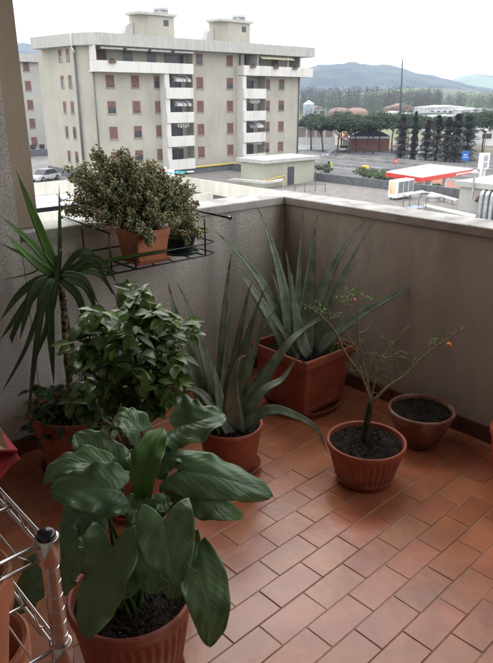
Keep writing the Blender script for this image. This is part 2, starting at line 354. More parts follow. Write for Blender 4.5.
def round_pot(parent,c,rt,rb,h,rim=.03,mat=None,flutes=0,soil=True,saucer=None,rimout=.008,z0=0.0,soildrop=.03):
    mat=mat or POTM; n=flutes*2 if flutes else 56
    ri=rt-rimout
    prof=[(rb*.96,z0),(rb,z0+.006)]
    for i in range(1,7): prof.append((rb+(ri-rb)*(i/7)**.9,z0+.006+(h-rim-.014)*(i/7)))
    f0=2; f1=len(prof)-1
    prof+=[(ri-.002,z0+h-rim-.004),(rt-.003,z0+h-rim),(rt,z0+h-rim+.005),(rt,z0+h-.006),(rt-.003,z0+h-.001),(rt-.007,z0+h),(rt-.013,z0+h-.004),(rt-.015,z0+h-.02),(rt-.02,z0+h-.05)]
    m=MB(); m.lathe(prof,(c[0],c[1],0),n,flute=(f0,f1,.035) if flutes else None)
    o=m.build('pot',mat,parent,smooth=not flutes)
    if flutes:
        mod=o.modifiers.new('b','BEVEL'); mod.width=.0015; mod.segments=1; mod.limit_method='ANGLE'
    if not flutes:
        mod=o.modifiers.new('es','EDGE_SPLIT'); mod.split_angle=R(50)
    if soil: soil_disc('soil',c,rt-.0165,z0+h-soildrop,parent)
    if saucer:
        m=MB(); m.lathe([(saucer*.86,.001),(saucer*.9,.004),(saucer-.004,.026),(saucer,.03),(saucer-.004,.031),(saucer-.009,.026),(saucer*.88,.009),(.01,.008)],(c[0],c[1],z0-.0085 if z0 else 0),56)
        m.build('saucer',mat,parent,smooth=True)
    return o
# =====================================================================
# LEAVES
# =====================================================================
def strap_leaf(parent,pts,width,thick,mat,axis=None,prof=None,spines=0,fold=.25,name='leaf',label=None,up=Vector((0,0,1)),twist=0):
    """thick tapered succulent or strap leaf along pts"""
    n=len(pts)-1; vs=[];fs=[];K=8; prev=None; m=MB()
    L=[0]
    for i in range(n): L.append(L[-1]+(pts[i+1]-pts[i]).length)
    frames=[]
    for i,p in enumerate(pts):
        t=(pts[min(i+1,n)]-pts[max(i-1,0)]).normalized(); u=L[i]/L[-1]
        inw=(Vector((axis[0],axis[1],p.z))-p) if axis is not None else Vector((0,0,0))
        if inw.length>1e-4: inw.normalize()
        N=up*.45+inw*.35-FH*.75; N=N-t*N.dot(t)
        if prev is not None: N=N.normalized()*.5+ (prev-t*prev.dot(t)).normalized()
        N.normalize(); prev=N; B=t.cross(N)
        if twist:
            a=twist*u; N,B=N*math.cos(a)+B*math.sin(a),B*math.cos(a)-N*math.sin(a)
        w=width*(prof(u) if prof else 1.62*(1-u)**.9*(.85+.15*min(1,u*8)))
        w=max(w,.0004); th=thick*max((1-u)**.6,.05)
        frames.append((p,t,N,B,w,u))
        ws=w/2
        sec=[(-1,fold),( -.55,.02),(0,-.0),(.55,.02),(1,fold),(.62,-.55),(0,-1.0),(-.62,-.55)]
        for a,(sx,sy) in enumerate(sec):
            d=sy*ws if sy>0 else sy*th
            if a in(1,3): d=fold*.35*ws
            vs.append(p+B*(sx*ws)+N*d)
    for i in range(n):
        for k in range(K): fs.append((i*K+k,(i+1)*K+k,(i+1)*K+(k+1)%K,i*K+(k+1)%K))
    fs.append(tuple(range(K)));fs.append(tuple(n*K+k for k in range(K-1,-1,-1)))
    mi0=len(m.f); m.add(vs,fs)
    if spines:
        for i in range(n):
            if L[i]/L[-1]>.93-.02*(n%3):
                for k in range(K): m.mi[mi0+i*K+k]=1
    if spines:
        d=.012
        s=d
        while s<L[-1]*.93:
            i=max(j for j in range(n) if L[j]<=s); q=(s-L[i])/(L[i+1]-L[i])
            p0,t,N,B,w0,_=frames[i]; p1,_,_,_,w1,_=frames[i+1]; p=p0.lerp(p1,q); w=w0+(w1-w0)*q
            for sg in (-1,1):
                e=p+B*(sg*w*.5)+N*(fold*w*.5); h=.0022*spines
                m.add([e-t*.0013*spines-B*sg*.001,e+t*.0013*spines-B*sg*.001,e+B*sg*h+t*.001,e-N*.0014],[(0,1,2),(0,2,3),(1,3,2)],1)
            s+=d*random.uniform(.8,1.25)
    o=m.build(name,[mat,SPINE] if spines else mat,parent,smooth=True)
    if label:o['label']=label
    return o
def heart_leaf(parent,A,T,W,nrm,mid=None,lobe=.35,fold=.24,ripple=.06,curl=0,mat=None,stem_from=None,sag=.0,rootw=.84,seed=0,label=None,broad=.26):
    rs=random.Random(seed+11); mat=mat or CALLA
    nt_=40; ns=12
    M_=mid if mid is not None else (A+T)/2+Vector((0,0,sag))
    pts=through(A,M_,T,nt_); L=(T-A).length
    m=MB(); vs=[];uv=[]
    nrm=Vector(nrm)
    ph=rs.uniform(0,6); ph2=rs.uniform(0,6); asym=rs.uniform(-.08,.08)
    for i,p in enumerate(pts):
        t=(pts[min(i+1,nt_)]-pts[max(i-1,0)]).normalized(); u=i/nt_
        N=(nrm-t*nrm.dot(t)).normalized(); B=t.cross(N)
        # half width along the midrib: broad near the base, drawn out to a point
        if u<broad: wf=rootw+(1-rootw)*math.sin(u/broad*math.pi/2)
        else: q=(u-broad)/(1-broad); wf=(math.cos(q*math.pi/2)**.56)*(1-.05*math.sin(q*math.pi))
        w=W*.5*1.20*wf
        for j in range(-ns,ns+1):
            s=j/ns; a=abs(s)
            back=.95*lobe*L*(1-u)**3.2*(1-(1-a)**2)*(.9+asym*s)
            ww=w*(1+asym*s)
            off=-t*back+B*(s*ww)
            # lobes round off
            cl=curl*a*a*w*(1.0)
            z=fold*a*w*(1-.4*a)+ripple*2.1*w*a*a*math.sin(u*10+ph+s*1.5)+ripple*1.5*w*a**3*math.sin(u*24+ph2)-cl
            z+=W*.014*(math.sin(s*5.3+u*7+ph)*math.sin(u*11+ph2)+.6*math.sin(s*11-u*17+ph2))*min(1,a*4)
            vs.append(p+off+N*z); uv.append((s,u+0.0))
    K=2*ns+1; fs=[]
    for i in range(nt_):
        for j in range(K-1):
            fs.append((i*K+j,i*K+j+1,(i+1)*K+j+1,(i+1)*K+j))
    m.add(vs,fs); m.uv=uv
    o=m.build('leaf',mat,parent,smooth=True)
    md=o.modifiers.new('s','SOLIDIFY'); md.thickness=.0009; md.offset=0
    if label:o['label']=label
    if stem_from is not None:
        t0=(pts[1]-pts[0]).normalized()
        b=Vector(stem_from); c=(b+A)/2+Vector((0,0,.06))+(b-A)*.0
        mm=MB(); mm.tube(through(b,c,A+t0*.004,12),[.0065-.0035*i/12 for i in range(13)],7)
        s=mm.build('leaf_stalk',PET,o,smooth=True)
    return o
def Z(ox,oy,sc):
    return lambda x,y:(ox+x/sc,oy+y/sc)
# ------------------------------------------------------------ aloe in the big square planter
C1=Vector((-.345,-.505,0)); SQ=.198
t=thing('potted_aloe','large grey-green aloe in the square ribbed terracotta planter in the balcony corner','potted plant',(C1.x,C1.y,0),'potted aloes')
def square_planter(parent,c,hs,h,z0=.03):
    m=MB(); n=11
    def ring(s,z,ribs=0,rad=.02):
        pts=[]
        for e in range(4):
            dx,dy=[(1,0),(0,1),(-1,0),(0,-1)][e]; nx,ny=[(0,-1),(1,0),(0,1),(-1,0)][e]
            N=44
            for i in range(N):
                q=-s+2*s*(i/N); d=s
                lim=s-.03
                if ribs and abs(q)<lim and (i//2)%2: d=s-ribs
                # rounded corners
                cr=max(0,abs(q)-(s-rad)); d-=rad-math.sqrt(max(rad*rad-cr*cr,0))
                pts.append((c[0]+dx*q+nx*d,c[1]+dy*q+ny*d,z))
        return pts
    rings=[ring(hs*.74,z0),ring(hs*.76,z0+.01),ring(hs*.78,z0+.03,0),ring(hs*.785,z0+.035,.006),ring(hs*.90,h-.075,.006),ring(hs*.905,h-.07,0),ring(hs*.93,h-.045),ring(hs*.985,h-.042),ring(hs,h-.036),ring(hs,h-.006),ring(hs*.99,h),ring(hs*.93,h),ring(hs*.915,h-.006),ring(hs*.90,h-.06)]
    k=len(rings[0]); vs=[p for r_ in rings for p in r_]
    fs=[(i*k+j,i*k+(j+1)%k,(i+1)*k+(j+1)%k,(i+1)*k+j) for i in range(len(rings)-1) for j in range(k)]
    fs.append(tuple(range(k-1,-1,-1))); m.add(vs,fs)
    o=m.build('pot',POTM,parent)
    m=MB(); s=hs*.9; N=34; vs=[]
    for i in range(N+1):
        for j in range(N+1): vs.append((c[0]-s+2*s*i/N,c[1]-s+2*s*j/N,h-.045+random.uniform(-.007,.007)))
    m.add(vs,[(i*(N+1)+j,(i+1)*(N+1)+j,(i+1)*(N+1)+j+1,i*(N+1)+j+1) for i in range(N) for j in range(N)])
    cr=crumbs(c,0,h-.04,1500,None,square=s*.95); m.add(cr.v,cr.f,1); m.build('soil',[SOIL,CRUMB],parent)
    m=MB(); r_=hs*1.02; m.lathe([(r_*.86,.001),(r_*.92,.004),(r_-.004,.034),(r_,.038),(r_-.006,.038),(r_-.012,.032),(r_*.88,.012),(.01,.011)],(c[0],c[1],0),64)
    m.build('saucer',POTM,parent,smooth=True)
square_planter(t,C1,SQ,.345)
z5=Z(160,180,2.739); zA=Z(160,230,2.9); zB=Z(270,195,2.9)
B1=Vector((C1.x-.03,C1.y+.0,.30))
# (tip px, mid px, tip depth offset, mid depth offset, width, thickness)
def L1(tip,mid,dt,dm,wd,base=(0,0),th=.013,fold=.3,tm=.5,sp=1.0,b0=None,mat=None,tw=0):
    b=(b0 or B1)+Vector((base[0],base[1],0)); pts=through(b,pd(*mid,C1,dm),pd(*tip,C1,dt),22,tm)
    strap_leaf(t,pts,wd,th,mat or ALOE,axis=C1,spines=sp,fold=fold,twist=tw)
L1((256.8,205.6),(279,273),.10,.05,.060,(-.03,.03))
L1((304,209),(299,265),.10,.06,.034,(.0,.04),fold=.5)
L1((318,211),(309,270),.14,.08,.046,(.03,.03))
L1((315.5,225),(310.5,285),-.02,-.02,.062,(.02,-.01),fold=.15)
L1((291.5,269),(294,305),-.10,-.07,.058,(-.02,-.05),fold=.12)
L1((284,246),(290,283),.12,.07,.030,(.0,.05))
L1((271,271),(280,300),.12,.06,.034,(-.02,.05))
L1((213.7,230.4),(258,278),.08,.04,.055,(-.04,.04),tm=.55)
L1((234.5,265),(259,300),-.02,-.01,.062,(-.06,.0))
L1((246,288),(262,311),.0,.0,.034,(-.06,-.02))
L1((370,218.5),(336,262),.05,.04,.058,(.04,.02),tm=.5)
L1((373.5,221),(343,277),.0,.0,.040,(.05,-.01),tm=.5)
L1((359,259),(336,295),-.05,-.04,.044,(.05,-.03))
L1((426,280),(365,312),-.02,-.03,.050,(.06,-.05),th=.016,tm=.55)
L1((322,317),(300,334),-.17,-.12,.042,(.0,-.07),tm=.55)
L1((262,300),(276,322),-.12,-.08,.036,(-.04,-.06))
L1((276,321),(283,330),-.05,-.03,.034,(-.06,-.05),th=.01)
# sprigs of grass beside the aloe
m=MB()
for i in range(16):
    b=Vector((C1.x+.11+random.uniform(-.03,.04),C1.y-.09+random.uniform(-.04,.04),.30)); e=b+Vector((random.uniform(-.03,.03),random.uniform(-.03,.03),random.uniform(.03,.07)))
    d=Vector((.003,-.003,0)); m.add([b-d,b+d,e],[(0,1,2)])
m.build('weed',FERN,t)
# ------------------------------------------------------------ aloe in the round pot
C2=Vector((-1.035,-.727,0))
t=thing('potted_aloe','grey-green aloe in the smooth round terracotta pot left of the square planter','potted plant',(C2.x,C2.y,0),'potted aloes')
round_pot(t,C2,.141,.106,.215,rim=.026,saucer=.135,soildrop=.022,z0=.012)
B2=Vector((C2.x-.02,C2.y,.20))
def L2(tip,mid,dt,dm,wd,base=(0,0),th=.012,fold=.3,tm=.5,mat=None,tw=0,three=None):
    b=B2+Vector((base[0],base[1],0)); 
    if three is None: pts=through(b,pd(*mid,C2,dm),pd(*tip,C2,dt),22,tm)
    else: pts=catmull([b,pd(*mid,C2,dm)]+[pd(q[0],q[1],C2,q[2]) for q in three]+[pd(*tip,C2,dt)],6)
    strap_leaf(t,pts,wd,th,mat or ALOE,axis=C2,spines=1.0,fold=fold,twist=tw)
L2((327,452),(269,410),-.10,-.08,.040,(.03,-.04),three=[(299,417,-.10),(317,430,-.11)])
L2((323,318.5),(282,352),.10,.03,.058,(.03,.0),three=[(303,330,.07)],fold=.35)
L2((300,352),(262,392),.05,-.02,.040,(.04,-.03),three=[(283,378,.02)])
L2((247,355.5),(233,380),-.09,-.10,.072,(-.0,-.05),fold=.1,tm=.45,three=None)
L2((231.5,253),(224,325),.05,.04,.046,(.0,.04),tm=.5,fold=.2)
L2((253,278.6),(241,328),.04,.02,.042,(.02,.03))
L2((267.7,285.5),(249,335),.02,.0,.048,(.03,.01))
L2((279,306),(256,345),.05,.02,.030,(.03,.03))
L2((168,281.5),(184,340),.06,.03,.072,(-.04,.02),fold=.35)
L2((176,281),(199,338),.0,.0,.050,(-.02,.0))
L2((231.5,310),(226,350),.03,.02,.032,(.0,.04))
L2((175.5,396),(203,395),-.05,-.05,.046,(-.03,-.03),three=None,tm=.45)
L2((213,360),(216,380),-.02,-.03,.05,(-.02,-.01))
L2((262,318),(252,362),.06,.04,.034,(.04,.03))
L2((206,423),(212,413),-.12,-.08,.03,(-.02,-.05))
L2((192,404),(207,405),-.02,-.03,.034,(-.03,.0))
# ------------------------------------------------------------ almost bare little tree in a ribbed bowl
C3=gz(366.5,439,.19); C3.z=0; C3.x-=.0; C3.y-=.0
RT=.166
t=thing('potted_tree','nearly bare small tree with one orange fruit in a ribbed round terracotta pot','potted plant',(C3.x,C3.y,0))
round_pot(t,C3,RT,.118,.178,rim=.026,flutes=36,saucer=.128,soildrop=.022,z0=.012)
zc=Z(300,280,2.739)

def P3(p,d=0): return pd(p[0],p[1],C3,d)
mt=MB(); br=catmull([P3((363.5,449)),P3((366,430)),P3((368.5,412)),P3((370.5,402))],4)
mt.tube(br,[.017-.0055*i/(len(br)-1) for i in range(len(br))],9)
mt.build('trunk',TRK,t,smooth=True)
mb=MB()
BR=[([(370.8,403),(363.8,380.7),(355.6,367.5),(343.5,350),(336,333),(325.6,320),(314.6,311),(300,302.6)],-.02,-.10,.0048),
([(371.5,402),(366.8,378.7),(361.7,358),(358.4,334.8),(356.6,302)],.02,.0,.0042),
([(373,402),(382,392),(390,385),(400,378.7),(409.5,371),(418.7,361),(433,349),(447.9,338.4),(464.3,327.5)],.0,.06,.0048),
([(371.5,401),(374,385),(378.5,376),(382,358.5),(388,350),(395.7,340),(409.5,325.6)],.03,.12,.003),
([(390,385),(391,371),(396.8,361),(397,352)],.02,.05,.0026),
([(400,378.7),(396,368),(398,360)],.04,.05,.0018),
([(374,385),(381,374),(380,362),(376,352)],-.05,-.08,.002),
([(364,379),(372,372),(375,360),(383,348),(390,340)],-.03,-.06,.0024),
([(358.5,350),(350,340),(346,330)],-.0,-.05,.002),
([(409.5,371),(411,362),(405,358)],.06,.05,.0018),
([(447.9,338.4),(449,334),(441,328)],.07,.08,.0018),
([(355.6,367.5),(357,352),(347,345),(337,341)],.0,.03,.002),
([(382,358.5),(393,357),(403,357),(418,361)],.08,.10,.0016),
([(358,334),(366,330),(372,322)],.0,.03,.0016),
([(343,350),(341,344),(334,344)],-.04,-.03,.0015),
([(378,376),(370,362),(365,345),(360,340)],.05,.07,.002),
([(367,378),(360,372),(350,370),(345,362)],.05,.07,.0016),
([(391,371),(385,362),(374,360)],.04,.05,.0014),
([(397,352),(404,352),(412,358)],.04,.05,.0012),
([(388,350),(384,338),(376,336)],.08,.05,.0012)]
ends=[]
for pl,d0,d1,r0 in BR:
    n=len(pl); P=[P3(p,d0+(d1-d0)*i/(n-1)) for i,p in enumerate(pl)]; c=catmull(P,4); N=len(c)
    c=[p+Vector([random.uniform(-1,1)*.0012 for _ in range(3)]) for p in c]
    mb.tube(c,[r0*1.2*(1-.72*i/(N-1))+.0006 for i in range(N)],6); ends.append(c)
    for i in range(3,N,2):
        if random.random()<.95:
            p=c[i]; d=Vector((random.uniform(-1,1),random.uniform(-1,1),random.uniform(-.1,1))).normalized()*random.uniform(.008,.03); q=p+d; q2=q+Vector((d.x*.4+random.uniform(-.01,.01),d.y*.4+random.uniform(-.01,.01),d.z*.2))
            mb.tube([p,q,q2],[.0014,.0012,.0008],4)
            if random.random()<.5: mb.tube([q,q+Vector((random.uniform(-.012,.012),random.uniform(-.012,.012),.008))],[.0009,.0005],4)
mb.build('branches',TWIG,t,smooth=True)
def tiny_leaves(m,c,rad,n,s0,s1,flat=.5):
    for i in range(n):
        p=Vector(c)+Vector([random.gauss(0,1)*r_ for r_ in rad]); s=random.uniform(s0,s1)
        a=Vector([random.uniform(-1,1) for _ in range(3)]).normalized(); b=a.orthogonal().normalized()*.45
        m.add([p,p+a*s*.5+b*s*.6,p+a*s,p+a*s*.5-b*s*.6],[(0,1,2,3)])
m=MB()
for (x,y,d,rx,rz,n) in [(348,294,0,.016,.008,70),(341,298,-.02,.014,.006,40),(369,298,.03,.016,.006,50),(356,291,0,.012,.008,40),(322,311,-.09,.014,.008,45),(314,308,-.1,.012,.006,25),(336,315,-.04,.014,.006,40),(433,341,.05,.009,.012,45),(384,356,.05,.012,.01,14),(398,352,.05,.008,.006,10),(462,329,.06,.006,.005,8),(345,303,0,.012,.006,25),(320,304,-.08,.01,.005,18),(309,306,-.1,.008,.004,12)]:
    tiny_leaves(m,P3((x,y),d),(rx,rx,rz),n,.006,.013)
m.build('foliage',FERN,t)
def ball(m,c,r,n=12,sq=1,mi=0):
    vs=[];fs=[]
    for i in range(1,n):
        a=math.pi*i/n
        for j in range(n): b=2*math.pi*j/n; vs.append((c[0]+r*math.sin(a)*math.cos(b),c[1]+r*math.sin(a)*math.sin(b),c[2]+r*math.cos(a)*sq))
    vs+=[(c[0],c[1],c[2]+r*sq),(c[0],c[1],c[2]-r*sq)]; T=len(vs)-2
    for i in range(n-2):
        for j in range(n): fs.append((i*n+j,(i+1)*n+j,(i+1)*n+(j+1)%n,i*n+(j+1)%n))
    for j in range(n): fs.append((T,j,(j+1)%n)); fs.append((T+1,(n-2)*n+(j+1)%n,(n-2)*n+j))
    m.add(vs,fs,mi)
m=MB(); ball(m,P3((449,344.5),.05),.0105,14,.85); m.tube([P3((448,339),.06),P3((449,341.5),.05)],.0012,5); m.build('fruit',ORANGE,t,smooth=True)
m=MB(); ball(m,P3((354.5,300),-.0),.0065,10,1.1); m.build('fruit',ORANGE,t,smooth=True)
# ------------------------------------------------------------ bowl of bare soil
C4=gz(421.5,409.5,.17); C4.z=0
t=thing('soil_bowl','low dusty round terracotta bowl of bare soil by the right parapet wall','pot',(C4.x,C4.y,0))
round_pot(t,C4,.153,.085,.168,rim=.018,mat=POTD,rimout=.004,soildrop=.02,z0=.012,saucer=.10)
# ------------------------------------------------------------ pot at the right edge
C5=gz(520,432,.2); C5.z=0
t=thing('round_pot','bright orange-red pot edge cut off at the right side of the picture','pot',(C5.x,C5.y,0))
POTR=pm('orange_red_plastic',(.50,.085,.05),(.42,.07,.04),rough=.45,scale=6,spec=.4)
round_pot(t,C5,.120,.085,.215,rim=.035,mat=POTR,soildrop=.03)
# ------------------------------------------------------------ dracaena at left
C6=Vector((-1.50,-.285,0))
t=thing('potted_dracaena','dracaena with long arching strap leaves in the dark round pot at the left wall','potted plant',(C6.x,C6.y,0))
round_pot(t,C6,.215,.155,.30,rim=.035,saucer=.19,z0=.012,soildrop=.04)
def P6(p,d=0): return pd(p[0],p[1],C6,d)
CR=P6((59,277),-.02)
m=MB(); tr=catmull([P6((72,428),.0),P6((70,388)),P6((65.7,345),-.01),P6((63.5,300),-.02),CR],5)
m.tube(tr,[.0145+.0016*math.sin(i*2.6)-.003*i/len(tr) for i in range(len(tr))],10)
TRD=pm('ringed_tan_trunk',(.30,.21,.13),(.05,.035,.025),rough=.9,scale=26,bump=.5,stretch=(1,1,3),contrast=(.45,.55))
m.build('trunk',TRD,t,smooth=True)
def yprof(u): return (.55+.45*min(1,u*4))*(1-u**2.6)*(1 if u<.99 else .2)
def LY(pl,wd,mat=None,ds=None,fold=.22,tw=0):
    n=len(pl); ds=ds or [0]*n
    P=[CR+Vector((random.uniform(-.008,.008),random.uniform(-.008,.008),random.uniform(-.02,.01)))]+[P6(p,ds[i]) for i,p in enumerate(pl)]
    strap_leaf(t,catmull(P,7),wd*(1.12 if mat is YUCB else .86),.0012,mat or YUC,axis=CR,prof=yprof,fold=fold,twist=tw)
z4=Z(0,170,3.79)
LY([(44,240),(16,170)],.036,YUCB,[-.03,-.12])
LY([(30,242),(0,215)],.030,YUCB,[-.06,-.15])
LY([(35,262),(5,233)],.038,YUCB,[-.08,-.16])
LY([(30,258),(0,243)],.020,YUCB,[-.04,-.06])
LY([(60,240),(59,182)],.020,YUC,[-.02,-.0],tw=1.4)
LY([(60,254),(57.5,262),(57.3,296)],.048,YUC,[-.10,-.13,-.14],fold=.1)
LY([(70,262),(82,252),(95,258),(113,296)],.034,YUC,[.0,.0,.0,-.02])
LY([(75,268),(90,258),(104,263),(117,283)],.044,YUC,[-.06,-.08,-.1,-.1])
LY([(103,262),(176.5,247.5)],.018,YUCB,[-.10,-.14],tw=1.0)
LY([(42,279),(20,294),(0,321)],.040,YUC,[-.04,-.08,-.12])
LY([(46,282),(25,306),(0,340)],.044,YUC,[.02,.03,.03])
LY([(40,283),(30,300),(20,340)],.040,YUC,[-.08,-.12,-.14])
LY([(45,266),(32,273),(0,281)],.010,YUC,[.03,.05,.05])
LY([(52,280),(42,300),(38,350)],.044,YUC,[-.10,-.14,-.15])
LY([(54,284),(50,310),(54,386)],.042,YUC,[-.06,-.09,-.1])
LY([(48,290),(38,335),(27,428)],.030,YUC,[-.12,-.16,-.17])
LY([(44,300),(25,350),(0,396)],.026,YUC,[-.04,-.06,-.08])
LY([(66,284),(80,300),(92,345)],.040,YUC,[-.06,-.08,-.08])
LY([(70,280),(88,290),(102,330)],.034,YUC,[.02,.04,.04])
LY([(62,290),(66,320),(78,372)],.036,YUC,[.05,.08,.08])
LY([(40,285),(15,330),(0,378)],.034,YUC,[.08,.11,.12])
LY([(78,272),(100,275),(118,300)],.030,YUC,[.03,.05,.03])
LY([(56,290),(46,330),(30,372)],.036,YUC,[.05,.08,.08])
LY([(68,274),(85,280),(99,305)],.034,YUC,[-.10,-.14,-.14])
LY([(50,276),(35,285),(18,318)],.030,YUC,[.06,.09,.1])
# ------------------------------------------------------------ camellia and a low shrub
def leaf_ell(m,p,d,up,L,wd,curl=.25,mi=0):
    d=d.normalized(); N=(up-d*up.dot(d)); N=N.normalized() if N.length>1e-3 else d.orthogonal().normalized(); B=d.cross(N)
    vs=[];n=5
    for i in range(n+1):
        u=i/n; w=wd/2*math.sin(math.pi*min(1,u*.94+.03))**.8*(1.1-.3*u); c=p+d*(L*u)-N*(curl*L*u*u)
        vs+= [c-B*w+N*(w*.35),c,c+B*w+N*(w*.35)]
    fs=[]
    for i in range(n): fs+=[(3*i,3*i+1,3*i+4,3*i+3),(3*i+1,3*i+2,3*i+5,3*i+4)]
    m.add(vs,fs,mi)
C7=Vector((-1.56,-.84,0)); 
C7=gz(132,452,.25); C7.z=0
t=thing('potted_camellia','leafy green camellia bush in the pot hidden behind the broad calla leaves','potted plant',(C7.x,C7.y,0))
round_pot(t,C7,.145,.105,.25,rim=.03,saucer=.13,z0=.012,soildrop=.03)
def P7(p,d=0): return pd(p[0],p[1],C7,d)
stems=[([(130,452),(128,400),(120,350),(112,320)],0,.0),([(132,452),(140,400),(146,355),(140,318),(130,294)],0,.12),([(132,452),(150,400),(160,372),(170,348),(180,330)],0,.06),([(130,452),(110,410),(98,370),(92,330)],0,-.05),([(131,452),(150,415),(162,395),(172,380)],0,-.08),([(131,452),(132,390),(150,340),(158,312)],0,.05),([(130,452),(100,420),(80,400)],0,.05),([(130,452),(128,405),(130,365),(135,335)],0,-.1),([(130,452),(115,390),(104,345),(98,316)],.0,-.09)]
m=MB(); lf=MB()
tw=[]
for pl,d0,d1 in stems:
    n=len(pl); c=catmull([P7(p,d0+(d1-d0)*i/(n-1)) for i,p in enumerate(pl)],6); N=len(c)
    m.tube(c,[.006-.0045*i/(N-1) for i in range(N)],6); tw.append(c)
    for i in range(int(N*.35),N,2):
        for q in range(2):
            d=Vector((random.uniform(-1,1),random.uniform(-1,1),random.uniform(-.1,.8))).normalized()*random.uniform(.04,.085)
            e=c[i]+d; m.tube([c[i],c[i]+d*.5+Vector((0,0,.006)),e],[.0022,.0018,.001],5); tw.append([c[i],c[i]+d*.5,e])
for c in tw:
    N=len(c); st=max(1,N//5)
    for i in range(N//3,N):
        k=1 if N>5 else 2
        if N>5 and random.random()<.68: continue
        for q in range(k if i<N-1 else 3):
            d=Vector((random.uniform(-1,1),random.uniform(-1,1),random.uniform(-.5,.45)))
            d=d-FH*.35; 
            leaf_ell(lf,c[i]+d.normalized()*.006,d,Vector((random.uniform(-.3,.3)-.25*FH.x,random.uniform(-.3,.3)-.25*FH.y,1)),random.uniform(.048,.078),random.uniform(.030,.044),random.uniform(.05,.4))
for (x0,x1,y0,y1,n,dd) in [(90,118,312,345,20,-.1),(114,146,288,318,13,.1),(140,178,330,390,22,.0),(68,98,335,405,26,.02),(88,150,355,410,34,.0),(150,176,350,400,10,-.08)]:
    for i in range(n):
        p=P7((random.uniform(x0,x1),random.uniform(y0,y1)),dd+random.uniform(-.07,.07)); d=Vector((random.uniform(-1,1),random.uniform(-1,1),random.uniform(-.6,.35)))-FH*.4
        leaf_ell(lf,p,d,Vector((random.uniform(-.4,.4)-.3*FH.x,random.uniform(-.4,.4)-.3*FH.y,1)),random.uniform(.046,.078),random.uniform(.029,.044),random.uniform(.05,.35))
        m.tube([p,p-d.normalized()*.02-Vector((0,0,.03))],[.001,.0015],4)
m.build('stem',BARK,t,smooth=True); lf.build('foliage',CAM_,t,smooth=True)
for x,y,d in [(128,281,.12),(98,318,-.1),(103,330,-.1),(112,327,-.1),(108,322,-.12),(158,348,.0),(185,374,-.02),(178,330,.05),(150,372,-.08),(118,329,-.1)]: m=MB(); ball(m,P7((x,y),d),.008,8,1.35); m.build('flower_bud',FERN,t,smooth=True)
# low dark shrub sharing the corner by the dracaena pot
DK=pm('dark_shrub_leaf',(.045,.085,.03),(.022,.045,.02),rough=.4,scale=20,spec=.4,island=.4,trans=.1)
lf=MB(); st=MB()
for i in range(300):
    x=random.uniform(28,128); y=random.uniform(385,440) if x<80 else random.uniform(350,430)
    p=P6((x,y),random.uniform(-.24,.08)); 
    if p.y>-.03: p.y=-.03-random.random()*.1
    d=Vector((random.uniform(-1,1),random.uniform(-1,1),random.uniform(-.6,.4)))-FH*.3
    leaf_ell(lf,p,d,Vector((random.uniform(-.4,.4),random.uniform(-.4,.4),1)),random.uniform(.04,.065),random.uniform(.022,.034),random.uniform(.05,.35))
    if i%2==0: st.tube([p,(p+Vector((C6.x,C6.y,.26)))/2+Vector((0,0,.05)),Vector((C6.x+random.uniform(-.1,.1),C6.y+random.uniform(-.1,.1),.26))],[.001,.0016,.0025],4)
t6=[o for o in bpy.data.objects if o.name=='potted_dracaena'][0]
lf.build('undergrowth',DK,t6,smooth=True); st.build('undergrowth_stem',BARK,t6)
# ------------------------------------------------------------ calla in the big front pot
C8=Vector((-1.930,-1.372,0))
t=thing('potted_calla','broad-leaved calla in the large ribbed terracotta pot at the front','potted plant',(C8.x,C8.y,0))
round_pot(t,C8,.165,.118,.30,rim=.034,flutes=38,saucer=.135,z0=.012,soildrop=.035)
def P8(p,d=0): return pd(p[0],p[1],C8,d)
zf=lambda x,y:P_(40+x/1.972,380+y/1.972)
def z8(x,y): return (40+x/1.972,380+y/1.972)
TO=-FH; UP=Vector((0,0,1)); RG=Vector((_r.x,_r.y,0))
SB=Vector((C8.x,C8.y,.26))
def HL(A,T,W,nrm,dA=0,dT=0,mid=None,dm=0,stem=True,**k):
    b=SB+Vector((random.uniform(-.04,.04),random.uniform(-.04,.04),0))
    return heart_leaf(t,P8(A,dA),P8(T,dT),W,nrm,mid=P8(mid,dm) if mid else None,stem_from=b if stem else None,seed=int(A[0]*7+A[1]),**k)
HL((174.6,427.8),(223.5,413.5),.118,UP+TO*.55-RG*.1,.10,.12,(199,421),.08,lobe=.42,fold=.28,ripple=.09)
HL((180,471),(273,496),.100,UP+TO*.75-RG*.05,.02,.06,(226,479),.02,lobe=.22,fold=.30,ripple=.07,curl=.5)
HL((190,492),(244,514),.085,UP+TO*.5,.03,.05,(218,500),.0,lobe=.18,fold=.1,ripple=.06,curl=.5)
HL((164,520),(178,584),.112,TO+UP*.45+RG*.05,-.13,-.20,(168,549),-.17,lobe=.36,fold=.12,ripple=.05)
HL((150,545),(155,594),.095,TO+UP*.3,-.09,-.13,(153,572),-.11,lobe=.25,fold=.1)
HL((198,572),(210,647),.098,TO*.9+UP*.35+RG*.25,-.08,-.14,(209,607),-.12,lobe=.38,fold=-.05,ripple=.05)
HL((112,547),(84,637),.105,TO+UP*.35-RG*.25,-.13,-.20,(103,588),-.17,lobe=.28,fold=.26,ripple=.12)
HL((78,548),(62,596),.085,TO*.7+UP*.5-RG*.5,-.10,-.12,(68,566),-.11,lobe=.2,fold=.1,ripple=.1)
HL((120,490),(50,491),.108,UP+TO*.8-RG*.1,-.03,-.05,(88,488),-.05,lobe=.22,fold=.15,ripple=.09)
HL((104,468),(44,484),.080,UP+TO*.3-RG*.1,.05,.03,(70,464),.04,lobe=.15,fold=.12,ripple=.07)
HL((120,474),(74,434),.105,UP+TO*.75+RG*.15,.08,.12,(98,452),.10,lobe=.38,fold=.1,ripple=.10)
HL((140,432),(112,423),.075,UP+TO*.4,.18,.20,(124,418),.18,lobe=.3,fold=.1,ripple=.08)
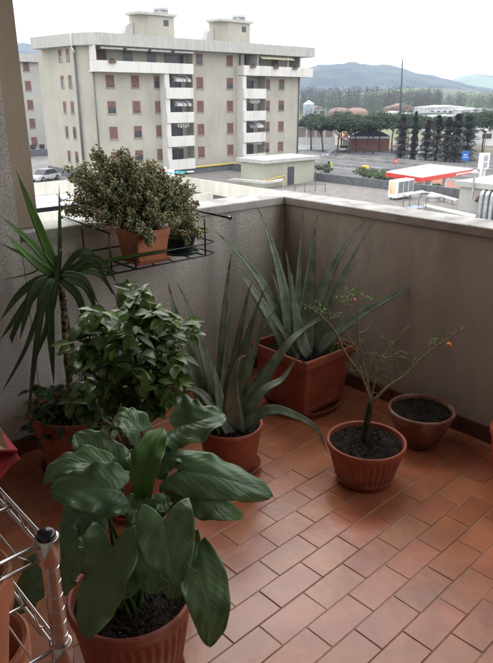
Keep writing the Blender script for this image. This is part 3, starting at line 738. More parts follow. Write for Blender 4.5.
HL((144,498),(163,428),.062,TO*.8-RG*.15+UP*.4,-.03,.03,(146,462),-.05,lobe=.1,fold=.55,ripple=.10,broad=.55,rootw=.4,mat=CALLAB,label='bright young leaf standing upright and half rolled')
HL((152,470),(128,452),.07,UP+TO*.5,.05,.08,(140,458),.06,lobe=.3,ripple=.1)
HL((130,560),(120,600),.09,TO+UP*.3,-.04,-.07,(124,580),-.05,lobe=.3,ripple=.08)
HL((182,545),(172,600),.08,TO+UP*.2+RG*.3,-.02,-.06,(180,572),-.04,lobe=.3,ripple=.08)
HL((92,505),(66,540),.095,TO*.6+UP*.7-RG*.3,-.0,-.02,(76,520),-.0,lobe=.3,ripple=.08)
HL((140,512),(121,508),.060,UP+TO*.6,-.05,-.06,(130,506),-.05,lobe=.6,fold=.2,ripple=.1)
HL((152,508),(166,512),.050,UP+TO*.4,-.07,-.08,(160,504),-.07,lobe=.4,fold=.2)
HL((64,560),(13,618),.120,UP*.5+TO*.5-RG*.6,-.02,.02,(36,580),.0,lobe=.2,fold=.15)
HL((108,520),(62,522),.100,UP+TO*.4,-.02,.0,(84,512),.0,lobe=.2,fold=.1)
HL((98,560),(60,556),.090,UP+TO*.3,.0,.02,(78,546),.02,lobe=.2,fold=.1)
HL((175,455),(160,480),.060,UP+TO*.6-RG*.4,.06,.04,(164,463),.05,lobe=.3,fold=.2,ripple=.12)
HL((188,478),(168,500),.055,UP*.5+TO*.8,.03,.02,(180,490),.02,lobe=.2,fold=.2)
m=MB()
for i in range(9):
    b=SB+Vector((random.uniform(-.05,.05),random.uniform(-.05,.05),0)); a=random.uniform(0,6.28); e=b+Vector((math.cos(a)*.07,math.sin(a)*.07,random.uniform(.12,.2)))
    m.tube(through(b,(b+e)/2+Vector((0,0,.03)),e,8),[.006,.006,.0055,.005,.005,.0045,.004,.0035,.003],6)
m.build('stalks',PET,t,smooth=True)
# ------------------------------------------------------------ hanging wire basket with its two pots
t=thing('wire_basket','black wire planter holder hooked over the left coping','plant holder',(-1.05,-.16,.83))
m=MB(); r_=.004; xa,xb=-1.275,-.77; yf=-.245; yb=-.015; zt=.99; zb=.825
def ln(*p,r=r_): m.tube([Vector(q) for q in p],r,6)
ln((xa+.01,.19,.93),(xa+.01,.19,1.013),(xa,.1,1.014),(xa,yf-.01,1.0),r=.0055); ln((xb+.10,.19,.93),(xb+.10,.19,1.013),(xb+.06,.05,1.014),(xb+.10,yf-.05,1.0),r=.0055)
for z_ in (zb,zb+.055,):
    ln((xa-.06,yb-.02,z_+.0),(xa-.02,yf-.0,z_),(xb+.01,yf,z_),(xb+.07,yf+.02,z_),(xb+.07,yb,z_),(xa-.06,yb,z_))
for x_ in (xa+.0,xa+.12,xb+.0): ln((x_,yf,zt+.01 if x_!=xa+.12 else .93),(x_,yf-.001,zb)); ln((x_,yf,zb),(x_,yb,zb))
for k in range(5): ln((xa+.03+k*.1,yf,zb-.002),(xa+.03+k*.1,yb,zb-.002),r=.003)
for x_ in (xa,xb): ln((x_,yb,zb),(x_,yb,zt))
ln((xa,-.12,zb-.002),(xb+.06,-.12,zb-.002),r=.003)
m.build('wire_frame',WIREB,t,smooth=True)
m=MB(); m.tube([(xb+.102,yf-.052,1.0),(xb+.104,yf-.066,.998)],.009,8); m.build('end_cap',BCAP,t)
# square pot of jade
CJ=Vector((-1.05,-.15,zb+.006))
t=thing('potted_jade','jade bush with red-tipped leaves in the square terracotta pot in the basket','potted plant',(CJ.x,CJ.y,CJ.z),'plants in the wire basket')
def sqpot(c,hx,hy,h,mat,parent,tap=.8,saucer=True):
    m=MB()
    def rg(k,z): return [(c[0]+sx*hx*k,c[1]+sy*hy*k,c[2]+z) for sx,sy in ((-1,-1),(1,-1),(1,1),(-1,1))]
    rings=[rg(tap,.012),rg(.96,h-.03),rg(1.0,h-.03),rg(1.02,h),rg(.93,h),rg(.88,h-.03)]
    vs=[p for q in rings for p in q]; fs=[(i*4+j,i*4+(j+1)%4,(i+1)*4+(j+1)%4,(i+1)*4+j) for i in range(5) for j in range(4)]+[(3,2,1,0)]
    m.add(vs,fs); bevel(m.build('pot',mat,parent),.004)
    m=MB(); m.box(c[0]-hx*.9,c[1]-hy*.9,c[2]+h-.03,c[0]+hx*.9,c[1]+hy*.9,c[2]+h-.026); m.build('soil',SOIL,parent)
    if saucer:
        m=MB(); rings=[rg(.9,0),rg(1.04,.016),rg(1.0,.016),rg(.88,.004)]; vs=[p for q in rings for p in q]
        m.add(vs,[(i*4+j,i*4+(j+1)%4,(i+1)*4+(j+1)%4,(i+1)*4+j) for i in range(3) for j in range(4)]+[(3,2,1,0),(12,13,14,15)]); bevel(m.build('saucer',mat,parent),.003)
sqpot(CJ,.088,.088,.15,POTL,t)
def jade(parent,cs,targets,nleaf,rs):
    st=MB(); lf=MB()
    for (p,rad) in targets:
        k=rs
        for q in range(k):
            e=p+Vector((random.gauss(0,1)*rad,random.gauss(0,1)*rad,random.gauss(0,1)*rad))
            b=cs+Vector((random.uniform(-.05,.05),random.uniform(-.05,.05),0)); mm=b.lerp(e,.55)+Vector((random.uniform(-.02,.02),random.uniform(-.02,.02),.02))
            c=through(b,mm,e,10); st.tube(c,[.004-.0028*i/10 for i in range(11)],5)
            N=len(c)
            for i in range(4,N):
                for z in range(nleaf+(3 if i>N-3 else 0)):
                    d=(c[i]-c[i-1]).normalized()*.5+Vector([random.gauss(0,1) for _ in range(3)]).normalized(); d.normalize()
                    o=c[i].lerp(c[i-1],random.random())+d*.004; L=random.uniform(.010,.017); w_=L*.40; th=L*.2
                    s=d.orthogonal().normalized(); s=(s*math.cos(z)+d.cross(s)*math.sin(z)); n=d.cross(s)
                    mi=1 if (i>=N-1 and random.random()<.4) or random.random()<.03 else 0
                    lf.add([o,o+d*L*.55+s*w_,o+d*L,o+d*L*.55-s*w_,o+d*L*.5+n*th,o+d*L*.5-n*th],[(0,1,4),(1,2,4),(2,3,4),(3,0,4),(1,0,5),(2,1,5),(3,2,5),(0,3,5)],mi)
    st.build('stem',JST,parent,smooth=True); lf.build('foliage',[JADE,JADER],parent,smooth=True)
def PJ(x,y,d): return pd(x,y,CJ,d)
zj=lambda x,y:(60+x/3.08,130+y/3.08)
tj=[]
for (x,y,d,rad) in [(35,140,.0,.02),(60,120,.05,.02),(75,130,-.05,.025),(110,70,.0,.014),(120,110,.05,.025),(160,90,0,.018),(185,62,.05,.012),(205,80,0,.018),(150,150,-.08,.03),(200,130,.05,.03),(245,110,.0,.025),(275,105,.08,.018),(300,130,.04,.02),(230,150,-.06,.03),(280,165,-.05,.03),(320,150,.05,.02),(345,165,.08,.02),(380,160,.08,.016),(60,180,-.05,.03),(40,215,.0,.02),(20,250,-.03,.012),(90,230,-.08,.03),(130,200,-.1,.03),(170,220,-.12,.03),(230,210,-.1,.03),(280,230,-.1,.025),(330,210,-.02,.03),(375,210,.05,.03),(400,190,.08,.02),(130,270,-.13,.025),(190,275,-.14,.02),(230,310,-.15,.018),(280,345,-.15,.012),(310,280,-.06,.025),(355,260,.02,.03),(395,240,.06,.02),(90,160,.08,.03),(170,130,.1,.03),(250,170,.1,.03),(110,150,0,.03),(200,180,0,.03),(300,190,0,.03),(340,190,0,.03)]:
    tj.append((PJ(*zj(x,y),d),rad))
jade(t,Vector((CJ.x,CJ.y,CJ.z+.13)),tj,6,9)
CG=Vector((-.83,-.125,zb+.006))
t=thing('potted_jade','small drooping jade in the dark green pot at the right end of the basket','potted plant',(CG.x,CG.y,CG.z),'plants in the wire basket')
m=MB(); m.lathe([(.055,0),(.06,.004),(.078,.075),(.083,.077),(.083,.085),(.078,.086),(.072,.07)],CG,32); m.build('pot',POTG,t,smooth=True)
soil_disc('soil',CG,.072,CG.z+.07,t,amp=.003)
m=MB(); m.lathe([(.08,0),(.085,.002),(.098,.014),(.094,.015),(.082,.005)],(CG.x,CG.y,CG.z-.004),32); m.build('saucer',POTG,t,smooth=True)
jade(t,Vector((CG.x,CG.y,CG.z+.07)),[(pd(*zj(x,y),CG,d),.018) for x,y,d in [(395,270,-.04),(420,300,-.06),(440,315,-.06),(405,325,-.08),(370,290,-.04),(380,255,0),(350,300,-.06),(400,230,.0),(385,210,.0),(410,255,-.02)]],5,4)
# ------------------------------------------------------------ chrome rack
PX_,PY_=-2.300,-1.812
t=thing('wire_rack','chrome wire shelving rack with a round post at the lower left','shelf rack',(PX_,PY_,0))
post=MB(); prof=[(.0127,0)]
z_=.05
while z_<.905:
    prof+=[(.0127,z_-.0016),(.0118,z_-.0008),(.0118,z_+.0008),(.0127,z_+.0016)]; z_+=.0254
prof+=[(.0127,.925)]
for (dx,dy) in ((0,0),(0,.9),(-.36,0),(-.36,.9)):
    m=MB(); m.lathe(prof,(PX_+dx,PY_+dy,0),24); o=m.build('post',CHROME,t,smooth=True); e=o.modifiers.new('e','EDGE_SPLIT'); e.split_angle=R(35)
    m=MB(); m.lathe([(.0133,.920),(.0138,.921),(.0138,.9425),(.0128,.9465),(.009,.949),(.001,.950)],(PX_+dx,PY_+dy,0),24,closed=True); m.build('post_cap',BCAP,t,smooth=True)
def shelf(zt):
    m=MB(); r_=.0028; x0,x1,y0,y1=PX_-.36,PX_,PY_,PY_+.9
    for (dx,dy) in ((0,0),(0,.9),(-.36,0),(-.36,.9)):
        m.lathe([(.0158,zt-.036),(.0165,zt-.035),(.0172,zt+.008),(.0165,zt+.009),(.0128,zt+.0085)],(PX_+dx,PY_+dy,0),24)
    for z in (zt,zt-.026):
        for a,b in (((x0,y0),(x1,y0)),((x1,y0),(x1,y1)),((x0,y0),(x0,y1)),((x0,y1),(x1,y1))):
            m.tube([(*a,z),(*b,z)],.0032,6)
    # zig-zag between the two edge wires
    def zig(a,b,n):
        a=Vector(a);b=Vector(b); P=[]
        for i in range(2*n+1): q=a.lerp(b,i/(2*n)); P.append((q.x,q.y,zt if i%2 else zt-.026))
        m.tube(P,.0016,5)
    zig((x1,y0+.02,0),(x1,y1-.02,0),14); zig((x0,y0+.02,0),(x0,y1-.02,0),14); zig((x0+.02,y0,0),(x1-.02,y0,0),6)
    for k in range(2,3): m.tube([(x0,y0+.3*k,zt-.003),(x1,y0+.3*k,zt-.003)],.003,6)
    m.tube([(x0,y0+.12,zt-.003),(x1,y0+.12,zt-.003)],.003,6)
    for k in range(1,8): m.tube([(x1-.045*k,y0+.0,zt+.0005),(x1-.045*k,y1,zt+.0005)],.0015,5)
    return m.build('shelf',CHROME,t,smooth=True)
for z_ in (.930,.735,.35,.08): shelf(z_)
# clay pots on the rack
def rack_pot(px,z_rim,r,h,label):
    a=gz(px[0],px[1],z_rim); c=a-Vector((_r.x,_r.y,0))*r
    t=thing('clay_pot',label,'pot',(c.x,c.y,z_rim-h),'clay pots on the wire rack')
    m=MB(); m.lathe([(r*.7,0),(r*.9,h-.05),(r*.92,h-.046),(r,h-.044),(r+.001,h-.004),(r-.003,h),(r-.01,h-.002),(r-.016,h-.04),(r*.62,.012),(.002,.011)],(c.x,c.y,z_rim-h),48)
    o=m.build('pot',POTL,t,smooth=True); e=o.modifiers.new('e','EDGE_SPLIT'); e.split_angle=R(45)
rack_pot((7.5,578),.905,.075,.165,'upper orange clay pot at the left picture edge inside the wire rack')
rack_pot((26,645),.700,.085,.17,'lower orange clay pot under the second wire shelf')
# pleated pink and cream fabric on the rack
PINK=pm('pink_fabric',(.50,.07,.085),(.42,.05,.065),rough=.75,scale=30,trans=.25)
CREAM=pm('cream_fabric',(.62,.48,.30),rough=.8,scale=30,trans=.25)
t=thing('folded_fabric','pink and cream pleated folded fabric above the left end of the wire rack','fabric',tuple(pd(-20,455,(-2.28,-1.62),0)))
RF=(-2.285,-1.66)
def FP(x,y,d=0): return pd(x,y,RF,d)
m=MB(); rows=[[(-60,440,.05),(-60,452,-.03),(-60,462,.04),(-60,470,-.03),(-60,490,.05)],[(-25,430,.04),(-22,450,-.02),(-25,458,.02),(-22,467,-.02),(-25,485,.04)],[(1,429,.03),(8,450,-.01),(4,454,.015),(8,463,-.015),(0,480,.03)],[(15,447,.012),(18,450,-.0),(16,453,.01),(21,459,-.012),(10,467,.012)]]
vs=[FP(*p) for r_ in rows for p in r_]; fs=[];mi=[]
m.add(vs,[(i*5+j,i*5+j+1,(i+1)*5+j+1,(i+1)*5+j) for i in range(3) for j in range(1,4)])
m.add(vs,[(i*5+0,i*5+1,(i+1)*5+1,(i+1)*5+0) for i in (2,)])
m.add(vs,[(i*5+0,i*5+1,(i+1)*5+1,(i+1)*5+0) for i in (0,1)],1)
o=m.build('pleated_cloth',[PINK,CREAM],t,smooth=False); md=o.modifiers.new('s','SOLIDIFY'); md.thickness=.0012
m=MB(); vs=[FP(-60,400,.05),FP(-25,395,.04),FP(1,428.5,.032),FP(-20,432,.045),FP(5,436,.028),FP(-3,456,.03)]
m.add(vs,[(0,1,2,3),(3,2,4,5)]); o=m.build('cream_flap',CREAM,t); md=o.modifiers.new('s','SOLIDIFY'); md.thickness=.0012

# crumbs of soil spilt on the tiles around the pots
random.seed(77); m=MB()
for c_,r0 in ((C1,.3),(C2,.16),(C3,.15),(C4,.14),(C6,.22),(C8,.16)):
    for i in range(70):
        a=random.uniform(0,6.28); q=r0+abs(random.gauss(0,.09)); x=c_.x+q*math.cos(a); y=c_.y+q*math.sin(a)
        if x>-.02 or y>-.02: continue
        k=random.uniform(.0008,.0028); e=[Vector((random.uniform(-1,1),random.uniform(-1,1),random.uniform(0,.5)))*k for _ in range(4)]; p=Vector((x,y,.0008)); m.add([p+v for v in e]+[p+Vector((0,0,k))],[(0,1,4),(1,2,4),(2,3,4),(3,0,4)])
tag(m.build('soil_crumbs',CRUMB),'dark crumbs of spilt soil scattered on the tiles around the pots','soil',kind='stuff')

# =====================================================================
# OUTSIDE
# =====================================================================
GZ=-11.7; DZ=-8.3
WALLP=pm('beige_render',(.385,.36,.31),(.33,.31,.265),rough=.95,scale=.35,detail=8,contrast=(.3,.7),grime=((.26,.24,.21),.5,.5,.45,(1,1,.3)),bump=.1,bscale=20)
WALLS=pm('pale_grey_render',(.37,.365,.34),(.32,.315,.29),rough=.95,scale=.3,detail=8)
PARC=pm('weathered_concrete',(.40,.39,.365),(.33,.325,.305),rough=.95,scale=2.6,stretch=(1,1,.18),detail=9,contrast=(.32,.58))
BALC=pm('white_balcony_front',(.56,.545,.515),(.44,.43,.40),rough=.9,scale=1.2,stretch=(1,1,.2),detail=9,contrast=(.25,.5))
SHUT=pm('red_brown_shutter',(.165,.09,.075),(.12,.07,.062),rough=.8,scale=3,bump=.1)
DOORG=pm('dark_glass',(.05,.05,.06),(.03,.03,.04),rough=.25,scale=.6,spec=.5)
FRM=pm('brown_window_frame',(.30,.20,.15),rough=.7)
CURT=pm('pale_curtain',(.5,.48,.44),(.35,.34,.32),rough=.9,scale=3)
PIPE=pm('grey_pipe',(.14,.14,.14),rough=.5,metal=.3)
ROOFG=pm('roof_gravel',(.23,.21,.195),(.13,.12,.11),rough=1,scale=1.5,detail=10,contrast=(.25,.75),bump=.3,bscale=20)
DARKB=pm('dark_grey_band',(.13,.135,.145),(.09,.09,.10),rough=.8,scale=2)
WHITE=pm('white_paint',(.80,.80,.79),(.70,.70,.69),rough=.6,scale=2)
CREAMW=pm('cream_fascia',(.72,.69,.60),(.58,.55,.48),rough=.9,scale=.9,stretch=(1,1,.1),detail=8)
YELP=pm('yellow_pipe_paint',(.65,.45,.10),rough=.6)
AWNS=pm('striped_awning',(.45,.45,.44),(.16,.16,.17),rough=.9,scale=1.8,stretch=(1,.01,.01),contrast=(.49,.51),detail=0)
AWNW=pm('white_awning_cloth',(.72,.72,.72),(.55,.56,.58),rough=.9,scale=2,stretch=(1,.1,.1))
# ---- ground, road
GRASS=pm('far_ground',(.12,.15,.07),(.16,.13,.09),rough=1,scale=.004,detail=12,contrast=(.4,.6))
m=MB(); n=60
xs=[-400+ (i/n)**2.2*9000 for i in range(n+1)]; ys=[-1500+ (i/n)*10000 for i in range(n+1)]
vs=[(x,y,GZ-.02) for x in xs for y in ys]; m.add(vs,[(i*(n+1)+j,(i+1)*(n+1)+j,(i+1)*(n+1)+j+1,i*(n+1)+j+1) for i in range(n) for j in range(n)])
m.box(-400,-1500,GZ-2,9000,8500,GZ-1.9)
structure(m.build('ground',GRASS))
ASPH=pm('asphalt',(.12,.12,.125),(.085,.085,.09),rough=.95,scale=.25,detail=9)
PAVE=pm('pavement',(.25,.24,.225),(.18,.17,.16),rough=.95,scale=.3,detail=9)
DIRT=pm('dry_verge',(.22,.19,.15),(.14,.13,.09),rough=1,scale=.12,detail=9)
LINE=pm('road_paint',(.75,.75,.73),(.6,.6,.58),rough=.7)
structure(box_obj('yard_paving',PAVE,None,0.5,-60,GZ-.5,72,130,GZ+.004))
RX=[(72,96),(98.2,112)]
for i,(a,b) in enumerate(RX): structure(box_obj('road',ASPH,None,a,-200,GZ-.5,b,420,GZ+.008))
structure(box_obj('kerb',PAVE,None,96,-200,GZ-.5,98.2,420,GZ+.14))
structure(box_obj('pavement',PAVE,None,112,-200,GZ-.5,119,420,GZ+.14))
structure(box_obj('car_park',ASPH,None,119,-200,GZ-.5,148,420,GZ+.010))
structure(box_obj('verge',DIRT,None,148,-200,GZ-.5,190,420,GZ+.006))
m=MB()
for x in (73.0,95.2,98.8,111.5,120,134): m.box(x,-100,GZ+.012,x+.15,300,GZ+.0165)
for yy in range(-60,300,9):
    for x in (84,105): m.box(x,yy,GZ+.012,x+.15,yy+4,GZ+.0165)
m.box(75.5,62,GZ+.014,79,66,GZ+.02); 
structure(m.build('road_marking',LINE))
# low wall and guard rail along the far pavement
WALLG=pm('grey_low_wall',(.30,.29,.28),(.2,.19,.18),rough=.95,scale=.6,detail=8)
tag(box_obj('low_wall',WALLG,None,112.4,-150,GZ+.1,112.8,300,GZ+.75),'long low grey wall along the far edge of the road','wall')
tag(box_obj('low_wall',WALLG,None,119.2,-150,GZ,119.5,300,GZ+.55),'long low grey wall before the car park under the pines','wall')
def guard_rail(x,lab):
    t=thing('guard_rail',lab,'guard rail',(x,60,GZ)); m=MB(); m.box(x,-80,GZ+.55,x+.06,260,GZ+.85); m.build('rail',WALLG,t)
    m=MB()
    for k in range(-80,260,4): m.box(x+.061,k,GZ,x+.16,k+.12,GZ+.8)
    o=m.build('rail_posts',WALLG,t); o['kind']='stuff'
guard_rail(97,'long steel guard rail on the strip between the two carriageways')
# ---- far hills
def hill(name,prof,dist,base,mat,thick,seed,rough=.05,rows=26):
    rs=np.random.default_rng(seed)
    xs=np.linspace(prof[0][0],prof[-1][0],150); hs=np.interp(xs,[p[0] for p in prof],[p[1] for p in prof])
    ph=rs.uniform(0,6,8); vs=[]
    for i,(x,yp) in enumerate(zip(xs,hs)):
        d=ray(x,yp-(0 if True else 0)); dh=math.hypot(d.x,d.y); top=CAM+d*(dist/dh); dirh=Vector((d.x,d.y,0))/dh
        for j in range(rows):
            v=j/(rows-1)            # 0 foot .. 1 behind
            rr=(v-.6)/.6 if v<.6 else (v-.6)/.4
            k=math.cos(rr*math.pi/2)**1.3
            n_=sum(math.sin(x*.11*(q+1)+ph[q]+v*(5+q*3))/(q+1.5) for q in range(6))*rough*(1-k*.85)
            p=Vector((CAM.x,CAM.y,0))+dirh*(dist+(v-.6)*thick)
            hgt=base-3+(top.z-base+3)*max(0,k+n_*k) + (rs.normal()*(top.z-base)*.008)
            vs.append((p.x,p.y,hgt))
    m=MB(); W=len(xs); m.add(vs,[(i*rows+j,(i+1)*rows+j,(i+1)*rows+j+1,i*rows+j+1) for i in range(W-1) for j in range(rows-1)])
    return structure(m.build(name,mat,smooth=True))
HILLM=pm('wooded_hill',(.05,.06,.045),(.008,.014,.014),rough=1,scale=.011,detail=14,contrast=(.4,.6),bump=.0)
HILLG=pm('far_meadow_hill',(.16,.21,.10),(.07,.09,.05),rough=1,scale=.003,detail=10,contrast=(.42,.58))
FIELD=pm('green_field_slope',(.15,.22,.08),(.10,.10,.06),rough=1,scale=.006,detail=9,contrast=(.42,.55))
hill('hills',[(-40,60),(-10,47),(10,46),(24,43),(34,47),(60,55),(120,66),(180,74),(240,78),(290,72),(310,68),(318,66),(330,65.5),(342,64),(352,62.5),(362,64),(372,66),(385,65.5),(396,67),(408,71),(420,74),(432,75.5),(443,79),(455,81),(468,85),(480,87),(500,90),(540,94)],2600,GZ,HILLM,1500,3)
hill('hills',[(400,96),(430,90),(447,82),(458,78),(468,75.5),(478,74),(488,75),(500,77),(520,76),(560,82),(600,92)],4300,GZ,HILLG,1600,5)
hill('hills',[(290,98),(320,95),(350,93),(380,91),(400,89),(420,88),(440,88.5),(460,89.5),(480,91.5),(500,93),(540,96),(600,98)],1350,GZ,FIELD,800,9,rows=16)
# ---- foliage masses
def clumps(m,c,rx,ry,rz,n,s,shell=.5,mi=0,flat=1.0):
    for i in range(n):
        d=Vector([random.gauss(0,1) for _ in range(3)]).normalized(); q=(shell+(1-shell)*random.random()) if random.random()<.85 else random.random()
        q*=random.uniform(.85,1.08)
        p=Vector((c[0]+d.x*rx*q,c[1]+d.y*ry*q,c[2]+d.z*rz*q)); 
        a=Vector([random.gauss(0,1) for _ in range(3)]).normalized(); b=a.orthogonal().normalized(); cc=a.cross(b)*flat; k=s*random.uniform(.6,1.4)
        m.add([p+a*k,p+b*k,p-a*k*.7,p-b*k*.8],[(0,1,2,3)],mi)
POPLAR=pm('bare_poplar_wood',(.065,.052,.042),(.03,.03,.022),rough=1,scale=.05,island=.3)
GWOOD=pm('green_far_wood',(.05,.07,.035),(.03,.045,.025),rough=1,scale=.05,island=.4)
def wood(name,x0,x1,d0,d1,h0,h1,n,mat,label,seed):
    random.seed(seed); m=MB()
    for i in range(n):
        px=random.uniform(x0,x1); D=random.uniform(d0,d1); d=ray(px,98); dh=math.hypot(d.x,d.y); b=Vector((CAM.x+d.x/dh*D,CAM.y+d.y/dh*D,GZ)); H=random.uniform(h0,h1); w_=H*random.uniform(.12,.22)
        for k in range(75):
            z=H*(.12+.85*random.random()); ww=w_*math.sin(min(1,(1-z/H)*1.6+.15)*1.57)
            p=b+Vector((random.uniform(-1,1)*ww,random.uniform(-1,1)*ww,z)); s=H*.026
            a=Vector([random.gauss(0,1) for _ in range(3)]).normalized(); bb=a.orthogonal().normalized()
            m.add([p+a*s,p+bb*s*.6,p-a*s,p-bb*s*.6],[(0,1,2,3)])
        m.add([b+Vector((-.2,0,0)),b+Vector((.2,0,0)),b+Vector((0,0,H*.8))],[(0,1,2)])
    o=m.build(name,mat); tag(o,label,'trees',kind='stuff'); return o
wood('bare_wood',300,440,560,760,15,24,520,POPLAR,'brownish belt of bare poplars in the valley below the hill',21)
wood('bare_wood',415,530,620,900,12,20,330,POPLAR,'grey brown belt of bare trees behind the white warehouse',22)
wood('green_wood',300,540,900,1250,12,22,420,GWOOD,'dark green scattered trees along the foot of the hill',23)
wood('green_wood',300,530,380,540,8,13,240,GWOOD,'dark hedge line of trees behind the domed roofs',24)
# ---- umbrella pines
PINEL=pm('pine_needles',(.050,.075,.038),(.022,.036,.020),rough=.9,scale=.5,island=.45)
PTRK=pm('pine_trunk',(.095,.072,.06),(.055,.042,.036),rough=1,scale=2)
def pine(px,ybase,ytop,wpx,label,seed,D=None):
    random.seed(seed); b=gz(px,ybase,GZ); dist=math.hypot(b.x-CAM.x,b.y-CAM.y); sc=dist/670.; rad=wpx*sc/2*1.3
    top=(ybase-ytop)*sc*.985; hh=top*random.uniform(.46,.54)
    t=thing('umbrella_pine',label,'tree',tuple(b),'umbrella pines along the road')
    m=MB(); lean=random.uniform(-.8,.8); tp=b+Vector((lean,random.uniform(-.5,.5),top-hh))
    m.tube(through(b,(b+tp)/2+Vector((random.uniform(-.35,.35),.1,0)),tp,8),[.22-.011*i for i in range(9)],7)
    for k in range(8):
        a=k*.8+random.random(); m.tube([tp-Vector((0,0,.5-.12*k)),tp+Vector((math.cos(a)*rad*.4,math.sin(a)*rad*.4,hh*.2)),tp+Vector((math.cos(a)*rad*.7,math.sin(a)*rad*.7,hh*.45))],[.10,.07,.03],5)
    m.build('trunk',PTRK,t,smooth=True)
    m=MB()
    for k in range(30):
        a=random.uniform(0,6.28); q=rad*.84*math.sqrt(random.random()); e=q/rad; zc=hh*(.12+(.62*math.sqrt(max(0,1-e*e))-.05)*random.uniform(.25,1.05))
        c=tp+Vector((math.cos(a)*q,math.sin(a)*q,zc)); k2=random.uniform(.75,1.2)
        clumps(m,c,rad*.34*k2,rad*.34*k2,hh*.21*k2,150,.22,.55)
    m.build('crown',PINEL,t)
pl_=[(311,150,111,24),(322.7,152,113,24),(337,153,111,27),(341,151,108.5,24),(349,153.5,113,22),(355.4,152,110,26),(364.5,153,112,24),(373,153.5,113,26),(379,152,109,28),(392,153,110,28),(405,151,109,26),(418,150,112,24),(432,150,113,24),(452,149,113,26),(468,150,112,28),(482,154,109,34),(500,152,108,30)]
names=['behind the right end of the apartment block','with a straight trunk before the white building','leaning by the white sail roof','in the back row beside the white sail roof','slender, between the sail and the orange vault','before the orange vault','with trunk before the brick pavilion\'s left part','before the middle of the brick pavilion','tallest over the brick pavilion','right of the brick pavilion, over the purple conifer','between the purple conifer and the cypress','just right of the cypress','behind the left dark conifers','behind the right dark conifers','right of the dark conifers','large, over the lamp post at right','at the right picture edge']
for i,(a,b,c,d) in enumerate(pl_): pine(a,b,c,d,'umbrella pine '+names[i],100+i)
# ---- dark conifers
CONP=pm('dark_purple_conifer',(.065,.052,.050),(.03,.026,.026),rough=1,scale=.5,island=.4)
CONG=pm('dark_green_conifer',(.045,.055,.040),(.022,.028,.022),rough=1,scale=.5,island=.4)
def conifer(px,ybase,ytop,wpx,label,seed,mat,group='dark conifers behind the filling station',gap=.5,name='conifer',n=1500):
    random.seed(seed); b=gz(px,ybase,GZ); dist=math.hypot(b.x-CAM.x,b.y-CAM.y); sc=dist/670.; rad=wpx*sc/2*1.75; H=(ybase-ytop)*sc*.985
    t=thing(name,label,'tree',tuple(b),group)
    m=MB(); m.tube([b,b+Vector((0,0,H*.5)),b+Vector((0,0,H*.97))],[.2,.12,.03],6)
    nb=34
    for k in range(nb):
        z=H*(.10+.85*k/nb); r_=rad*(1-(k/nb))**.75; a=k*2.4; m.tube([b+Vector((0,0,z)),b+Vector((math.cos(a)*r_*.9,math.sin(a)*r_*.9,z-.02*H))],[.05,.02],4)
    m.build('trunk',PTRK,t)
    m=MB()
    for i in range(int(n*3.4)):
        u=random.random()**.8; z=H*(.03+.96*(1-(1-u)**1.15)); r_=rad*min(1,(1-z/H)**.5*1.05+.03); a=random.uniform(0,6.28); layer=(.72+.28*math.sin(z*4.3+seed))*(.78+.30*math.sin(2*a+z*1.7+seed)*math.cos(z*.9)); q=r_*layer*math.sqrt(random.random())*random.uniform(.7,1.1)
        c=b+Vector((math.cos(a)*q,math.sin(a)*q,z-.12*q))
        d=Vector((math.cos(a),math.sin(a),random.uniform(-.5,.2))).normalized(); e=Vector((-math.sin(a),math.cos(a),random.uniform(-.3,.3)))*.45; k=random.uniform(.14,.34)
        m.add([c-d*k,c+e*k,c+d*k,c-e*k],[(0,1,2,3)])
    m.build('crown',mat,t)
conifer(400.5,160,116,17,'purple brown conifer left of the slender cypress',201,CONP,n=2200)
conifer(425,161,121,16,'purplish conifer first right of the cypress',202,CONP)
conifer(435,162,117,17,'dark conifer second right of the cypress',203,CONG)
conifer(445,162,119,17,'dark purple conifer in the middle of the group',204,CONP)
conifer(454,162,116,19,'tall dark green conifer behind the blue road sign',205,CONG,n=1900)
conifer(465,160,117,24,'broad dark green conifer at the right of the group',206,CONG,n=2300)
conifer(412.2,161,113,7.5,'slender dark green cypress left of the conifers',207,CONG,None,name='cypress',n=2400)
# ---- shrubs on the roof edge/behind dark band, and verge
SHR=pm('shrub_leaf',(.085,.115,.045),(.04,.06,.03),rough=.8,scale=1,island=.4)
def shrub(px,py,z,w_,h_,label,seed,off=(0,0)):
    random.seed(seed); b=gz(px,py,z); b=b+Vector((off[0],off[1],0)); t=thing('shrub',label,'shrub',tuple(b))
    m=MB(); 
    for k in range(6): m.tube([b,b+Vector((random.uniform(-1,1)*w_*.3,random.uniform(-1,1)*w_*.3,h_*.6))],[.05,.02],4)
    m.build('stem',PTRK,t)
    m=MB()
    for k in range(12): clumps(m,b+Vector((random.uniform(-.42,.42)*w_,random.uniform(-.42,.42)*w_,h_*random.uniform(.4,.8))),w_*.2,w_*.2,h_*.22,110,.14,.5)
    m.build('crown',SHR,t)
shrub(371,180.5,GZ,5.5,2.2,'yellowish green shrub left of the filling station canopy',301)
shrub(380,181.5,GZ,5,2.0,'green shrub under the left corner of the canopy',302)
shrub(389,183,GZ,5,1.6,'low green shrub behind the rusty air conditioner',303)
shrub(424,193,GZ,4,1.6,'low green shrub right of the air conditioner',304)
shrub(323.5,176,GZ,3.6,2.0,'green shrub beside the flat roofed cabin',305)
